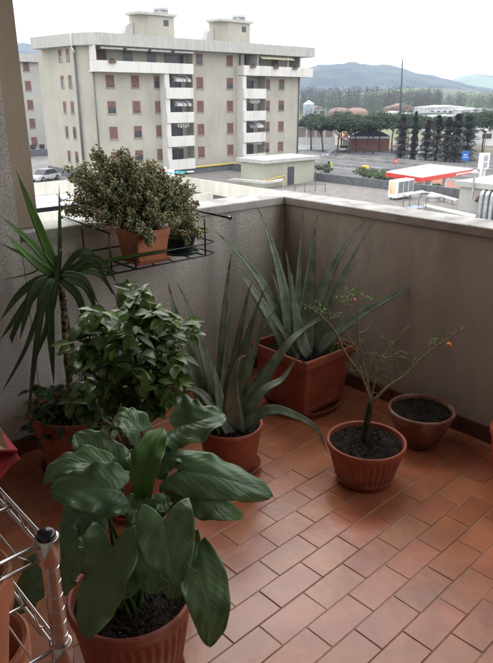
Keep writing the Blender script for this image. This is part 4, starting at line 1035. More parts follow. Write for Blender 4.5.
# ---- main apartment building
t=thing('apartment_building','six storey beige apartment block with red shutters and white balcony fronts','building',(56,76,DZ))
X0,X1=37.9,73.6; YF=70; YB=84
poly=[(36.6,71.3),(37.9,70),(38.9,70),(38.9,70)]
def fp(notches,dep):
    YE=at(38,60,0,37.3).y
    p=[(40,YE+2.2),(37.3,YE),(36.9,72.2),(38.2,70)]
    for a,b in notches: p+= [(a,70),(a,70+dep),(b,70+dep),(b,70)]
    p+=[(X1,70),(X1,84)]
    return p
m=MB(); m.prism(fp([(48.7,52.9),(62.2,66.4)],1.6),-13,4.46); m.prism(fp([(38.7,53.0),(62.2,X1-.25)],1.6),4.464,7.32); m.build('wall',WALLP,t)
# roof slab with weathered fascia, overhanging
rp_=[(39.2,82.3),(35.5,80.6),(36.5,71.2),(38.0,68.4),(75.2,68.4),(75.2,84)]
m=MB(); m.prism(rp_,7.324,8.66); m.build('roof_parapet',PARC,t)
m=MB(); YE=at(38,60,0,37.3).y; m.prism([(36.78,72.1),(38.1,69.88),(38.6,70.2),(37.6,YE),(37.15,YE)],DZ-.3,-7.3); m.build('plinth',DARKB,t)
# balconies
def boxfront(x0,x1,z0,z1,name='balcony',y0=68.55):
    m=MB(); m.box(x0,y0,z0,x1,y0+.14,z1); m.box(x0,y0+.141,z0,x0+.14,70.0,z1); m.box(x1-.14,y0+.141,z0,x1,70.0,z1); m.box(x0+.142,y0+.142,z0,x1-.142,71.58,z0+.2); return m.build(name,BALC,t)
boxfront(37.7,52.0,4.44,5.68); boxfront(60.8,75.1,4.50,5.80)
m=MB(); m.box(37.75,68.7,5.70,37.9,70,7.3); m.build('side_screen',BALC,t)
m=MB(); m.box(63.8,68.9,5.82,63.95,71.5,7.3); m.build('side_screen',PARC,t)
m=MB(); m.box(73.0,69.4,5.82,73.2,69.6,7.3); m.box(70.0,69.0,5.82,70.12,69.1,7.3); m.build('column',BALC,t)
for (xa_,xb_) in ((47.5,51.9),(60.8,65.2)):
    for k in range(5):
        z0=1.43-3*k-(0 if xa_<50 else 0); bo=boxfront(xa_,xb_,z0,z0+1.34)
    m=MB(); m.box(xa_+.02,68.75,-10.5,xa_+.7,69.98,4.42); m.build('balcony_pier',BALC,t)
    for k in range(4):
        z0=2.8-3*k; xx=xa_+1.4+.6
        d=MB(); d.box(xx,71.5,z0-1.2,xx+1.6,71.59,z0+1.1); d.box(xx+1.75,71.5,z0-1.2,xx+2.6,71.59,z0+1.1); door=d.build('balcony_door',DOORG,t)
        if k%2==0: c=MB(); c.box(xx+.2,71.46,z0-1.0,xx+.7,71.495,z0+1.0); c.build('curtain',CURT,door)
    # things on the balconies: washing
for (x,z) in ((49,3.9),(49,.9),(62.3,-2.2)):
    m=MB(); vs=[(x,69.95,z+.35),(x+2.9,69.95,z+.35),(x+2.9,68.9,z-.12),(x,68.9,z-.12),(x+2.9,68.88,z-.4),(x,68.88,z-.4)]; m.add(vs,[(0,1,2,3),(3,2,4,5)])
    o=m.build('awning',AWNS,t); md=o.modifiers.new('s','SOLIDIFY'); md.thickness=.03
# rolled awnings under the slab at the top floor and the pale yellow one
for x in (38.9,42.5,46.0,49.6):
    m=MB(); m.tube([(x,69.3,7.1),(x+3.0,69.3,7.1)],.13,8); m.build('rolled_awning',WHITE,t)
YEL=pm('pale_yellow_cloth',(.62,.58,.40),rough=.9)
m=MB(); vs=[(64.4,69.2,7.1),(71,69.2,7.1),(71,68.6,6.75),(64.4,68.6,6.75)]; m.add(vs,[(0,1,2,3)]); o=m.build('awning',YEL,t); o.modifiers.new('s','SOLIDIFY').thickness=.05
# balcony clutter: flower boxes and a folded drying rack
for (x,z) in ((62,5.8),(66.5,5.8),(70.5,5.8),(39.4,5.68)):
    m=MB(); m.box(x,68.25,z-.28,x+.9,68.53,z-.02); fb=m.build('flower_box',SHUT,t); m=MB(); random.seed(int(x)); clumps(m,(x+.45,68.4,z+.12),.45,.15,.18,60,.09,.3); m.build('flowers',SHR,fb)
for (x,z) in ((62.6,.4),(49.6,-2.6),(63.2,-5.4)):
    m=MB()
    for k in range(5): m.box(x+.4*k,69.2,z+.45-.1*(k%2),x+.4*k+.3,69.24,z+1.15)
    m.build('washing',CURT,t)
# windows
def window(x,z,w_=1.0,h=1.35,y=70.0,shut=1.0,mat=None,axis='y',parent=None):
    pr=parent or t
    def bx(m,a0,z0,a1,z1,d0,d1):
        if axis=='y': m.box(a0,y-d1,z0,a1,y-d0,z1)
        else: m.box(y-d1,a0,z0,y-d0,a1,z1)
    m=MB(); f=.07
    bx(m,x-w_/2-f,z-h/2-f,x-w_/2,z+h/2+f,.0-.05,.03); bx(m,x+w_/2,z-h/2-f,x+w_/2+f,z+h/2+f,-.05,.03); bx(m,x-w_/2,z+h/2,x+w_/2,z+h/2+f,-.05,.03); bx(m,x-w_/2-.12,z-h/2-f-.05,x+w_/2+.12,z-h/2-f,-.04,.12)
    fr=m.build('window',FRM,pr)
    if shut>0: m=MB(); bx(m,x-w_/2,z+h/2-h*shut,x+w_/2,z+h/2-.002,-.04,.012); m.build('shutter',mat or SHUT,fr)
    if shut<1: m=MB(); bx(m,x-w_/2,z-h/2,x+w_/2,z+h/2-h*shut-.004,-.04,.006); m.build('pane',DOORG,fr)
    return fr
random.seed(5)
cols=[40.28,43.86,47.25,54.11,59.46,69.76]
for r_ in range(5):
    z=.42+3*(2-r_)
    if r_==0:
        for x,s in ((40.3,1.0),(44.0,.0),(47.6,.0)): 
            w1=window(x,z-.25,1.25,1.7,71.6,s)
        m=MB(); m.box(49.6,71.5,4.66,52.6,71.59,6.9); m.build('balcony_door',DOORG,t)
        window(54.11,z-.05,1.05,1.3,shut=.3); window(59.46,z-.05,1.05,1.3,shut=1)
        window(63.0,z-.4,1.6,2.2,71.6,1); window(65.6,z-.4,1.2,2.2,71.6,0); window(69.8,z-.3,1.4,1.9,71.6,.9)
        continue
    for i,x in enumerate(cols):
        s=random.choice([1,1,1,1,.85,.5]); 
        if (r_,i) in ((1,2),(3,1),(4,1),(2,5)): s=.4
        window(x,z,1.08,1.38,shut=s)
    window(66.9,z,.75,1.38,shut=.7)
# left flank windows (slim) on the wall x=37.2
for r_ in range(5):
    z=.42+3*(2-r_)
    for px_ in (69,60.5):
        yy=at(px_,53.5,0,37.1).y
        xw=36.9+(yy-72.2)/11.8*.5
        window(yy,z,.75,1.3,xw-.02,(.5,.3,.6,.25,.4)[r_],axis='x')
# drain pipes and the white vent pole
for q_ in ((38.05,69.92,.10),(61.3,69.88,.10),(36.8,71.9,.14),(73.5,69.9,.10)): m=MB(); m.tube([(q_[0],q_[1],7.3),(q_[0],q_[1],-8)],q_[2],8); m.build('drain_pipe',PIPE,t,smooth=True)
m=MB(); m.tube([(36.2,71.2,7.0),(36.2,71.2,10.9)],.08,8); m.tube([(36.2,71.2,7.0),(36.75,71.7,6.6)],.10,8); m.build('vent_pole',WHITE,t,smooth=True)
# roof cabins with chimneys
def cabin(x0,x1,y0,y1,z1,cx):
    m=MB(); m.prism([(x0,y1),(x0,y0+1.8),(x0+1.6,y0),(x1,y0),(x1,y1)],8.664,z1); c=m.build('roof_cabin',WALLP,t)
    m=MB(); m.box(x0-.35,y0-.35,z1+.002,x1+.35,y1+.35,z1+.32); m.build('cabin_roof',PARC,c)
    m=MB(); m.box(cx-.75,y0+.6,z1+.324,cx+.75,y0+2,z1+.8); ch=m.build('chimney',PARC,c)
    m=MB(); m.lathe([(.95,0),(1.0,.05),(1.0,.32),(.9,.36),(.0,.4)],(cx,y0+1.3,z1+.804),20); m.build('cowl',PIPE if False else pm('zinc_cowl',(.42,.46,.50),rough=.5),ch,smooth=False)
    m=MB(); m.box(cx-.55,y0-.03,z1-1.2,cx+.25,y0+.05,z1-.45); m.build('window',DOORG,c)
    m=MB(); m.add([(x0-2.0,y0+1.5,8.67),(x0-.01,y0+1.5,8.67),(x0-.01,y0+1.5,z1-.9),(x0-.9,y0+1.5,z1-1.3),(x0-2.0,y1,8.67),(x0-.01,y1,8.67),(x0-.01,y1,z1-.9),(x0-.9,y1,z1-1.3)],[(0,1,2,3),(4,7,6,5),(0,3,7,4),(3,2,6,7),(1,5,6,2),(0,4,5,1)]); m.build('sloped_hood',PARC,t)
cabin(48.5,54.2,75.5,77.9,11.9,53.0); cabin(62.4,68.3,75.5,78.1,12.0,67.2)
# ---- second block far left
t2=thing('apartment_building','narrow grey apartment block seen behind the left flank of the main one','building',(45,110,DZ))
m=MB(); m.box(40,110,-13,52.6,124,7.3); m.build('wall',WALLS,t2); m=MB(); m.box(39.4,109.2,7.304,53.2,125,8.6); m.build('roof_parapet',PARC,t2)
for k in range(5): window(47.7,6.6-3.1*k,1.0,1.5,110.0,1.0,parent=t2)
m=MB(); m.box(39.5,109.6,DZ-.3,52.7,109.99,-7.2); m.build('plinth',DARKB,t2)
for x in (47.3,49): m=MB(); m.box(x-.5,109.95,-7.9+.8,x+.5,109.99,-6.3); m.build('window',DOORG,t2)
# ---- podium / parking deck
DECKC=pm('deck_asphalt',(.24,.235,.23),(.17,.165,.16),rough=.95,scale=.3,detail=9)
o=MB(); o.box(24,73.2,DZ-.35,60,135,DZ); d1=structure(o.build('parking_deck',DECKC))
o=MB(); o.box(48.1,22,DZ-.35,58.4,73.19,DZ); d1=structure(o.build('roof_terrace',ROOFG))
o=MB(); o.box(24,72.9,DZ-1.45,48.02,73.19,DZ+.10); tag(o.build('roof_edge_wall',CREAMW),'long cream concrete fascia of the parking deck above the white awning','wall')
o=MB(); o.box(47.8,36,DZ-1.55,48.08,72.88,DZ+.10); tag(o.build('roof_edge_wall',CREAMW),'white concrete fascia of the roof terrace running towards the balcony','wall')
o=MB(); o.box(48.5,40,GZ,58,72.8,DZ-.36); o.box(24.2,76,GZ,48.4,90,DZ-.36); tag(o.build('lower_building',pm('grey_green_wall',(.36,.38,.34),rough=.9,scale=.5)),'grey green lower storey under the roof terrace','building')
o=MB(); o.box(58.42,20,DZ-.5,58.75,73,DZ+.95); tag(o.build('roof_parapet_wall',DARKB),'long dark grey parapet along the far edge of the gravel roof','wall')
t=thing('roof_edge_band','dark grey roof band with yellow pipe in front of the main block','roof edge',(52,68.8,DZ)); 
m=MB(); m.box(44,68.9,DZ+.01,60,69.15,DZ+.85); m.build('band',DARKB,t); m=MB(); m.tube([(44,68.75,DZ+.75),(59.6,68.75,DZ+.95)],.12,8); m.build('pipe',YELP,t,smooth=True)
m=MB(); m.box(46,68.4,DZ+.25,51.5,68.88,DZ+.42); tag(m.build('white_sheet_roof',WHITE),'white panel lying at the roof edge right of the jade bush','panel')
# turquoise cloth and white boxes
m=MB(); m.box(46.2,67,DZ,47.2,67.8,DZ+1.0); m.box(45.6,67,DZ,46.0,67.8,DZ+1.4); tag(m.build('white_cabinet',WHITE),'white cabinet standing on the terrace behind the jade bush','cabinet')
TURQ=pm('turquoise_cloth',(.05,.42,.55),rough=.8)
random.seed(4); m=MB(); g_=gz(177,173.5,DZ+1.0)
vs=[(g_.x-1+.5*i,g_.y-.4+.5*j,DZ+1.05+.18*math.sin(i*2+j)+.12*random.random()) for i in range(6) for j in range(3)]
m.add(vs,[(i*3+j,(i+1)*3+j,(i+1)*3+j+1,i*3+j+1) for i in range(5) for j in range(2)]); o=m.build('tarpaulin',TURQ); o.modifiers.new('s','SOLIDIFY').thickness=.05; tag(o,'small turquoise tarpaulin draped over the white cabinet','tarpaulin')
# ---- flat roofed cabin on the terrace
t=thing('roof_cabin_building','flat roofed beige cabin with dark door and a weathered concrete roof slab','cabin',(51,50,DZ))
CAB=pm('greenish_beige_render',(.36,.355,.29),(.31,.305,.25),rough=.95,scale=.4,detail=8)
CY2=at(236,162,0,48.4).y; CX2=at(320,158.5,1,51.1).x
m=MB(); m.box(48.85,51.6,DZ,CX2-.4,CY2-.4,DZ+2.75); m.build('wall',CAB,t)
m=MB(); m.box(48.4,51.1,DZ+2.754,CX2,CY2,DZ+3.15); m.build('roof',PARC,t)
m=MB(); m.box(52.7,51.53,DZ+.02,53.75,51.62,DZ+2.1); m.build('door',pm('dark_violet_door',(.07,.06,.08),rough=.6),t)
m=MB()
for k in range(4): m.tube([(48.78-.12*k,58-.5*k,DZ+.35+.10*k),(48.6-.12*k,51.3-.25*k,DZ+.5+.12*k),(51.2-.2*k,51.1-.25*k,DZ+.62+.13*k),(51.4-.2*k,51.1-.25*k,DZ+.0)],.06,6)
m.build('wall_pipes',WHITE,t,smooth=True)
m=MB(); m.tube([(48.4,51.3,DZ+.85),(51.9,51.3,DZ+1.2),(52.0,51.3,DZ)],.07,6); m.build('yellow_pipe',YELP,t)
# railing on roof near
t=thing('thin_railing','thin dark railing with one tall rod in front of the cabin door','railing',(52,49,DZ))
m=MB()
a=gz(308,192,DZ)
for k,h in ((0,.9),(1,.9),(2,3.2),(3,.9)): p=a+Vector((-1.2+.9*k,.9-.7*k,0)); m.tube([p,p+Vector((0,0,h))],.045,5)
m.tube([a+Vector((-1.2,.9,.85)),a+Vector((1.5,-1.2,.85))],.03,5); m.build('rail',PIPE,t)
# ---- air conditioning unit
CR_=gz(396,200.5,DZ); t=thing('air_conditioner','white rooftop air conditioning unit with rusty end panel and grey coil sides','air conditioner',tuple(CR_))
ax_,ay_=CR_.x,CR_.y
m=MB(); m.box(ax_,ay_,DZ+.22,ax_+2.95,ay_+1.05,DZ+1.95); bevel(m.build('casing',WHITE,t),.03)
RUST=pm('rust_stained_panel',(.62,.33,.14),(.72,.55,.38),rough=.8,scale=1.2,detail=8,contrast=(.4,.6))
m=MB(); m.box(ax_-.025,ay_+.2,DZ+.6,ax_-.002,ay_+.9,DZ+1.8); m.build('end_panel',RUST,t)
COIL=pm('grey_coil_fins',(.22,.23,.24),(.12,.12,.13),rough=.7,scale=30,stretch=(1,1,.05))
for k in range(3): m=MB(); m.box(ax_+.25+.9*k,ay_-.02,DZ+.7,ax_+1.05+.9*k,ay_-.002,DZ+1.82); m.build('coil_panel',COIL,t)
for dx in (.2,2.6):
    for dy in (.1,.8): m=MB(); m.box(ax_+dx,ay_+dy,DZ,ax_+dx+.12,ay_+dy+.12,DZ+.219); m.build('leg',PIPE,t)
t=thing('white_pipe_run','long white insulated pipe run from the air conditioner to the concrete cabin','pipes',(ax_+3,ay_-1,DZ))
p0=gz(405,200,DZ); p1=gz(421,197.5,DZ); p2=gz(456,205.5,DZ)
m=MB(); m.tube([p0+Vector((0,0,.5)),p1+Vector((0,0,.6)),p1+Vector((.3,-1,.5)),p2+Vector((0,0,.5))],.16,8); m.build('pipe',WHITE,t,smooth=True); m=MB(); q0=gz(425,209,DZ); q1=gz(474,220.5,DZ); m.tube([q0+Vector((0,0,.3)),q1+Vector((0,0,.35))],.17,8); m.build('pipe',WHITE,t,smooth=True)
m=MB()
for k in range(5): p=p1.lerp(p2,k/4.5); m.tube([p,p+Vector((0,0,.5))],.05,5)
m.build('support',PIPE,t)
m=MB(); c=gz(434,201,DZ); m.lathe([(.55,0),(.55,.4),(.75,.45),(.7,.6),(.0,.75)],(c.x,c.y,DZ),18); tag(m.build('roof_vent',pm('pale_grey_vent',(.5,.5,.5),rough=.6),smooth=False),'round grey roof vent behind the white pipe','vent')
for i,(x,y) in enumerate(((409,203),(418,205),(402.5,206),(425,207))):
    p=gz(x,y+5,DZ); m=MB(); m.tube([p,p+Vector((0,0,1.3))],.04,5); m.box(p.x-.15,p.y-.15,DZ,p.x+.15,p.y+.15,DZ+.08); tag(m.build('steel_post',PIPE),'thin steel post on the gravel roof '+('left of the blue grey panel','right of the blue grey panel','nearest the corner of the air conditioner','farthest right of the four by the white pipe')[i],'post','thin posts on the gravel roof')
m=MB(); p=gz(415,211,DZ); m.box(p.x-.9,p.y-.6,DZ+.3,p.x+.9,p.y+.6,DZ+.36); m.box(p.x-.8,p.y-.5,DZ,p.x-.7,p.y-.4,DZ+.3); m.box(p.x+.7,p.y+.4,DZ,p.x+.8,p.y+.5,DZ+.3); tag(m.build('solar_panel',pm('blue_grey_panel',(.13,.17,.27),rough=.35)),'flat blue grey panel lying near the parapet','panel')
# ---- concrete cabin at right with silver ducts
B_=gz(457,213.5,DZ); bx_,by_=B_.x,B_.y
t=thing('roof_cabin_building','grey concrete cabin with a slab roof and silver ducts at the right edge','cabin',(bx_,by_,DZ))
m=MB(); m.box(bx_,by_-26,DZ,bx_+9,by_,DZ+2.45); m.build('wall',pm('grey_render',(.40,.39,.36),(.33,.32,.30),rough=.95,scale=.4,detail=8),t)
m=MB(); m.box(bx_-.35,by_-26.4,DZ+2.454,bx_+9.4,by_+.4,DZ+2.9); m.build('roof',PARC,t)
SILV=pm('silver_duct',(.48,.49,.51),(.36,.37,.39),rough=.4,scale=3,metal=.6)
for k in range(10):
    yy=by_-2.5-.5*k; m=MB(); m.tube(catmull([(bx_-.05,yy,DZ+2.1),(bx_-.35,yy,DZ+2.25),(bx_-.62,yy,DZ+2.1),(bx_-.68,yy,DZ+1.7),(bx_-.68,yy,DZ-1.0)],4),.19,10); m.build('duct',SILV,t,smooth=True)
m=MB(); m.tube([(bx_-.45,by_-1.5,DZ+1.5),(bx_-.45,by_-1.5,DZ+3.6)],.09,8); m.lathe([(.3,0),(.32,.2),(.1,.42),(.01,.43)],(bx_-.45,by_-1.5,DZ+3.6),12); m.build('flue',SILV,t); m=MB(); m.tube([(bx_-.5,by_-2.0,DZ+1.4),(bx_-.02,by_-2.0,DZ+1.7)],.17,10); m.build('wall_vent',pm('rusty_iron',(.16,.08,.06),rough=.9),t)
# ---- filling station canopy
CZ=-6.9
c1=gz(385.4,171.5,CZ);c2=gz(429,164,CZ);c3=gz(473.8,168.6,CZ);c4=gz(421.4,177,CZ)
t=thing('filling_station_canopy','flat white filling station canopy with a red fascia','canopy',((c1.x+c3.x)/2,(c1.y+c3.y)/2,GZ))
RED=pm('red_fascia',(.62,.075,.055),(.55,.06,.045),rough=.45,scale=1)
def pr4(q,z0,z1,e=0):
    c=sum(q,Vector())/4; P=[(p+(p-c).normalized()*e) for p in q]; m=MB(); m.prism([(p.x,p.y) for p in P],z0,z1); return m
cc=[c1,c4,c3,c2]
pr4(cc,CZ-.60,CZ-.10).build('red_fascia',RED,t); pr4(cc,CZ-.096,CZ,-.15).build('canopy_roof',WHITE,t)
m=MB(); a,b=c4,c3; dv=(b-a).normalized(); nv=Vector((dv.y,-dv.x,0)); 
for k in range(9):
    m=MB(); p=a+dv*((b-a).length-4.6+.45*k)+nv*.03; w_=.30
    m.add([p+Vector((0,0,-.5+.03*(k%2))),p+dv*w_+Vector((0,0,-.5+.03*(k%3))),p+dv*w_+Vector((0,0,-.24)),p+Vector((0,0,-.26))],[(0,1,2,3)]); m.build('letter',WHITE,t)
cen=sum(cc,Vector())/4
for q in (.25,.75):
    for r_ in (.35,.65):
        p=(c1.lerp(c4,q)).lerp(c2.lerp(c3,q),r_); m=MB(); m.box(p.x-.2,p.y-.2,GZ,p.x+.2,p.y+.2,CZ-1.0); m.build('column',WHITE,t)
# brick coloured forecourt and grass edge
m=MB(); q_=[gz(*p,GZ+.3) for p in ((414,180),(440,179),(462,182.5),(470,192),(440,200),(415,196))]; m.prism([(p.x,p.y) for p in q_][::-1],GZ-.2,GZ+.3); structure(m.build('forecourt',pm('red_brick_paving',(.30,.135,.095),(.22,.10,.075),rough=.9,scale=.5,detail=8)))
m=MB(); random.seed(9)
for i in range(5000):
    x=random.uniform(71.0,72.6); y=random.uniform(25,75); m.add([(x,y,GZ),(x+.08,y+.03,GZ),(x+random.uniform(-.05,.1),y,GZ+random.uniform(.1,.3))],[(0,1,2)])
tag(m.build('grass_strip',SHR),'thin green strip of grass along the near road edge','grass',kind='stuff')
# totem sign
p=gz(481,181,GZ); p=Vector((p.x,p.y,GZ)); t=thing('price_totem','tall white filling station price totem right of the red canopy','sign',tuple(p))
m=MB(); m.box(p.x-.6,p.y-.18,GZ,p.x-.35,p.y+.18,GZ+4.2); m.box(p.x+.55,p.y-.18,GZ,p.x+.8,p.y+.18,GZ+4.2); m.build('legs',WHITE,t)
Mz=Matrix.Translation((p.x,p.y,GZ))@Matrix.Rotation(R(-38),4,'Z')
m=MB(); m.box(-.8,-.24,2.0,.9,.24,4.6,M=Mz); m.build('sign_box',WHITE,t)
m=MB(); m.box(-.5,-.27,2.2,.6,-.241,3.1,M=Mz); m.box(-.5,-.27,3.3,.6,-.241,4.2,M=Mz); m.build('price_panel',pm('grey_panel',(.4,.4,.42),rough=.5),t)
# blue road sign
p=gz(464,168,GZ); t=thing('road_sign','square blue road sign on a post before the dark conifers','sign',(p.x,p.y,GZ)); Mz=Matrix.Translation((p.x,p.y,GZ))@Matrix.Rotation(R(-42),4,'Z')
BLU=pm('sign_blue',(.03,.13,.42),rough=.4)
m=MB(); m.box(-.75,-.03,1.4,.75,.03,3.3,M=Mz); m.build('sign_board',BLU,t); m=MB(); m.box(-.06,.031,0,.06,.12,3.2,M=Mz); m.build('sign_post',PIPE,t)
m=MB(); m.box(-.4,-.045,2.5,.3,-.031,2.62,M=Mz); m.box(-.5,-.045,2.05,.45,-.031,2.15,M=Mz); m.build('sign_lettering',WHITE,t)
# yellow sign on dark pole, yellow box, no-entry sign, lamp posts, mast
p=gz(328.5,173,GZ); t=thing('traffic_light','dark roadside post with a bright yellow sign panel','sign',(p.x,p.y,GZ)); Mz=Matrix.Translation((p.x,p.y,GZ))@Matrix.Rotation(R(-40),4,'Z')
m=MB(); m.box(-.25,-.15,0,.15,.15,2.1,M=Mz); bevel(m.build('post',pm('black_blue_post',(.02,.02,.035),rough=.5),t),.03); m=MB(); m.box(.2,-.1,1.2,.65,.1,2.0,M=Mz); m.build('yellow_panel',pm('bright_yellow_green',(.55,.62,.05),rough=.5),t)
p=gz(365,174,GZ); t=thing('yellow_machine','small yellow and white cabinet beside the road behind the shrub','cabinet',(p.x,p.y,GZ)); m=MB(); m.box(p.x-.7,p.y-.5,GZ,p.x+.5,p.y+.5,GZ+1.5); bevel(m.build('body',pm('orange_yellow_paint',(.75,.42,.03),rough=.5),t),.05); m=MB(); m.box(p.x-.4,p.y-.56,GZ+.6,p.x+.2,p.y-.502,GZ+1.2); m.build('front_panel',WHITE,t)
p=gz(395,169,GZ); t=thing('road_sign','small round red and white sign above the canopy\'s left part','sign',(p.x,p.y,GZ)); Mz=Matrix.Translation((p.x,p.y,GZ))@Matrix.Rotation(R(-42),4,'Z')
m=MB(); m.tube([Mz@Vector((0,-.02,1.5)),Mz@Vector((0,.02,1.5))],.45,18); m.build('sign_disc',RED,t); m=MB(); m.box(-.3,-.04,1.43,.3,-.024,1.57,M=Mz); m.build('white_bar',WHITE,t); m=MB(); m.tube([Mz@Vector((0,.05,0)),Mz@Vector((0,.05,1.6))],.04,6); m.build('sign_post',PIPE,t)
def lamp(px,yb,yt,label):
    p=gz(px,yb,GZ); sc=math.hypot(p.x-CAM.x,p.y-CAM.y)/670; H=(yb-yt)*sc; t=thing('street_lamp',label,'street lamp',(p.x,p.y,GZ),'street lamps'); m=MB(); m.tube([(p.x,p.y,GZ),(p.x,p.y,GZ+H)],[.13,.07],8); m.build('pole',PIPE,t); m=MB(); m.box(p.x-.5,p.y-.2,GZ+H,p.x+.5,p.y+.2,GZ+H+.35); bevel(m.build('lamp_head',WHITE,t),.05)
lamp(482,163,133,'street lamp under the large pine at the right edge'); lamp(407,158,134,'street lamp left of the slender cypress')
d=ray(401,112); dh=math.hypot(d.x,d.y); D=300; p=Vector((CAM.x+d.x/dh*D,CAM.y+d.y/dh*D,GZ)); H=GZ*-1+CAM.z+D*math.tan(math.atan2(98-64.5,672))
MAST=pm('dark_grey_mast',(.06,.065,.07),rough=.6)
t=thing('floodlight_mast','tall dark tapering mast rising behind the pines','mast',tuple(p)); m=MB(); m.tube([p,p+Vector((-.4,.36,H*.5)),p+Vector((-.87,.78,H))],[.55,.42,.25],8); m.build('pole',MAST,t,smooth=True)
m=MB(); 
for k in range(4): a=k*1.57; m.tube([p+Vector((-.87,.78,H-.2)),p+Vector((-.87+math.cos(a)*.6,.78+math.sin(a)*.6,H+.8))],.08,5)
m.build('mast_head',MAST,t)
# ---- distant buildings
BRICK=pm('brick_wall',(.27,.125,.09),(.21,.10,.075),rough=.95,scale=.8,detail=8)
def AX(px,D,z=GZ):
    d=ray(px,98); dh=math.hypot(d.x,d.y); return Vector((CAM.x+d.x/dh*D,CAM.y+d.y/dh*D,z))
def frame(px,D,rot=-42): # local x runs right across the view, y away
    p=AX(px,D); return Matrix.Translation(p)@Matrix.Rotation(R(rot),4,'Z'),p
M1,p=frame(372,178); t=thing('brick_pavilion','low brick pavilion with a white band and dark arched roof behind the pines','building',tuple(p))
m=MB(); m.box(-4.9,0,0,5.4,8,3.1,M=M1); m.build('wall',BRICK,t)
m=MB(); m.box(-5.0,-.12,3.104,5.5,8,3.6,M=M1); m.build('white_band',WHITE,t)
m=MB(); N=12; vs=[M1@Vector((-4.9+10.3*i/N,y,3.604+2.7*math.sin(math.pi*(.12+.76*i/N))-.9)) for y in (0.1,8) for i in range(N+1)]+[M1@Vector((-4.9+10.3*i/N,y,3.6)) for y in (.1,8) for i in range(N+1)]
K=N+1; m.add(vs,[(i,i+1,K+i+1,K+i) for i in range(N)]+[(2*K+i,2*K+i+1,i+1,i) for i in range(N)]+[(3*K+i+1,3*K+i,K+i,K+i+1) for i in range(N)]); m.build('arched_roof',pm('dark_blue_grey_roof',(.05,.05,.075),rough=.7),t)
M2,p=frame(354.5,182); t=thing('vaulted_building','building with an orange pink curved vault roof left of the brick pavilion','building',tuple(p))
OR_=pm('orange_pink_roof',(.52,.28,.18),(.45,.24,.16),rough=.8,scale=.4)
m=MB(); vs=[M2@Vector((-3+6.2*i/N,y,2.6+4.0*math.sin(math.pi*.5*(i/N)**.8))) for y in (0,8) for i in range(N+1)]+[M2@Vector((-3+6.2*i/N,y,2.2)) for y in (0,8) for i in range(N+1)]
m.add(vs,[(i,i+1,K+i+1,K+i) for i in range(N)]+[(2*K+i,2*K+i+1,i+1,i) for i in range(N)]+[(3*K+i+1,3*K+i,K+i,K+i+1) for i in range(N)]); m.build('vault_roof',OR_,t); m=MB(); m.box(-1.5,.5,0,3,7.5,2.19,M=M2); m.build('wall',WALLS,t)
M3,p=frame(343,176); t=thing('sail_canopy','swooping white tensile sail canopy under the pines','canopy',tuple(p))
m=MB(); N=10; vs=[]
for i in range(N+1):
    for j in range(5):
        u=i/N; vs.append(M3@Vector((-2.2+4.4*u,-1+1.2*j,5.6-3.2*u**.8+(.5 if j in(0,4) else .1)-.6*math.sin(math.pi*u))))
m.add(vs,[(i*5+j,(i+1)*5+j,(i+1)*5+j+1,i*5+j+1) for i in range(N) for j in range(4)]); o=m.build('sail',WHITE,t,smooth=True); o.modifiers.new('s','SOLIDIFY').thickness=.08
m=MB(); m.tube([M3@Vector((-2.1,0,0)),M3@Vector((-2.2,0,5.8))],.12,6); m.tube([M3@Vector((2.1,2,0)),M3@Vector((2.2,2,2.6))],.12,6); m.build('mast',WHITE,t)
M4,p=frame(320,185); t=thing('white_building','low white building with brown window bands between the block and the pines','building',tuple(p))
m=MB(); m.box(-7,0,0,4.6,9,5.6,M=M4); m.build('wall',pm('white_render',(.62,.61,.59),rough=.9,scale=.3),t); m=MB(); m.box(-7.3,-.5,5.604,4.9,9.3,6.1,M=M4); m.build('roof',PARC,t)
for k in range(4): m=MB(); m.box(-5.6+2.5*k,-.06,3.0,-3.7+2.5*k,-.002,5.2,M=M4); m.build('window',pm('brown_pink_window',(.30,.22,.20),rough=.6),t)
m=MB(); m.box(-7,-6,0,5.5,-5.6,1.2,M=M4); tag(m.build('low_wall',WHITE),'low white wall before the white building','wall')
def shed(px,D,w_,dep,h,label,wall,roof,name='warehouse',pitch=.06,bands=0,x0=None):
    Mx,p=frame(px,D,-30); t=thing(name,label,'building',tuple(p)); m=MB(); m.box(-w_/2,0,0,w_/2,dep,h,M=Mx); m.build('wall',wall,t)
    m=MB(); rh=w_*pitch; vs=[Mx@Vector(q) for q in ((-w_/2-.4,-.4,h+.004),(w_/2+.4,-.4,h+.004),(0,-.4,h+rh),(-w_/2-.4,dep+.4,h+.004),(w_/2+.4,dep+.4,h+.004),(0,dep+.4,h+rh))]; m.add(vs,[(0,1,2),(3,5,4),(0,2,5,3),(2,1,4,5),(0,3,4,1)]); m.build('roof',roof,t)
    for k in range(bands): q=-w_/2+w_*(k+.2)/bands; m=MB(); m.box(q,-.08,h*.45,q+w_*.55/bands,-.002,h*.75,M=Mx); m.build('window',DOORG,t)
GRYR=pm('pale_roof_sheet',(.60,.61,.63),(.5,.5,.52),rough=.7,scale=.1); PINKW=pm('tile_red_roof',(.30,.19,.155),(.25,.155,.13),rough=.9,scale=.3); GREYW=pm('grey_factory_wall',(.30,.30,.30),(.22,.22,.22),rough=.9,scale=.2)
shed(452,430,28,22,7.6,'large pale warehouse with a low pitched white roof beyond the pines',GRYR,GRYR,bands=7,pitch=.05)
shed(482,430,26,20,6.4,'second pale warehouse at the right behind the pines',GRYR,GRYR,bands=5,pitch=.04)
shed(437,330,17,10,6.6,'grey flat factory block in front of the white warehouse',GREYW,GREYW,bands=4,pitch=.01)
shed(415,340,20,12,5.6,'low white shed left of the grey factory block',GRYR,GRYR,bands=3,pitch=.03)
shed(404,520,22,12,6,'house with red tile roof far behind the pines',PINKW,PINKW,name='house',bands=3,pitch=.15)
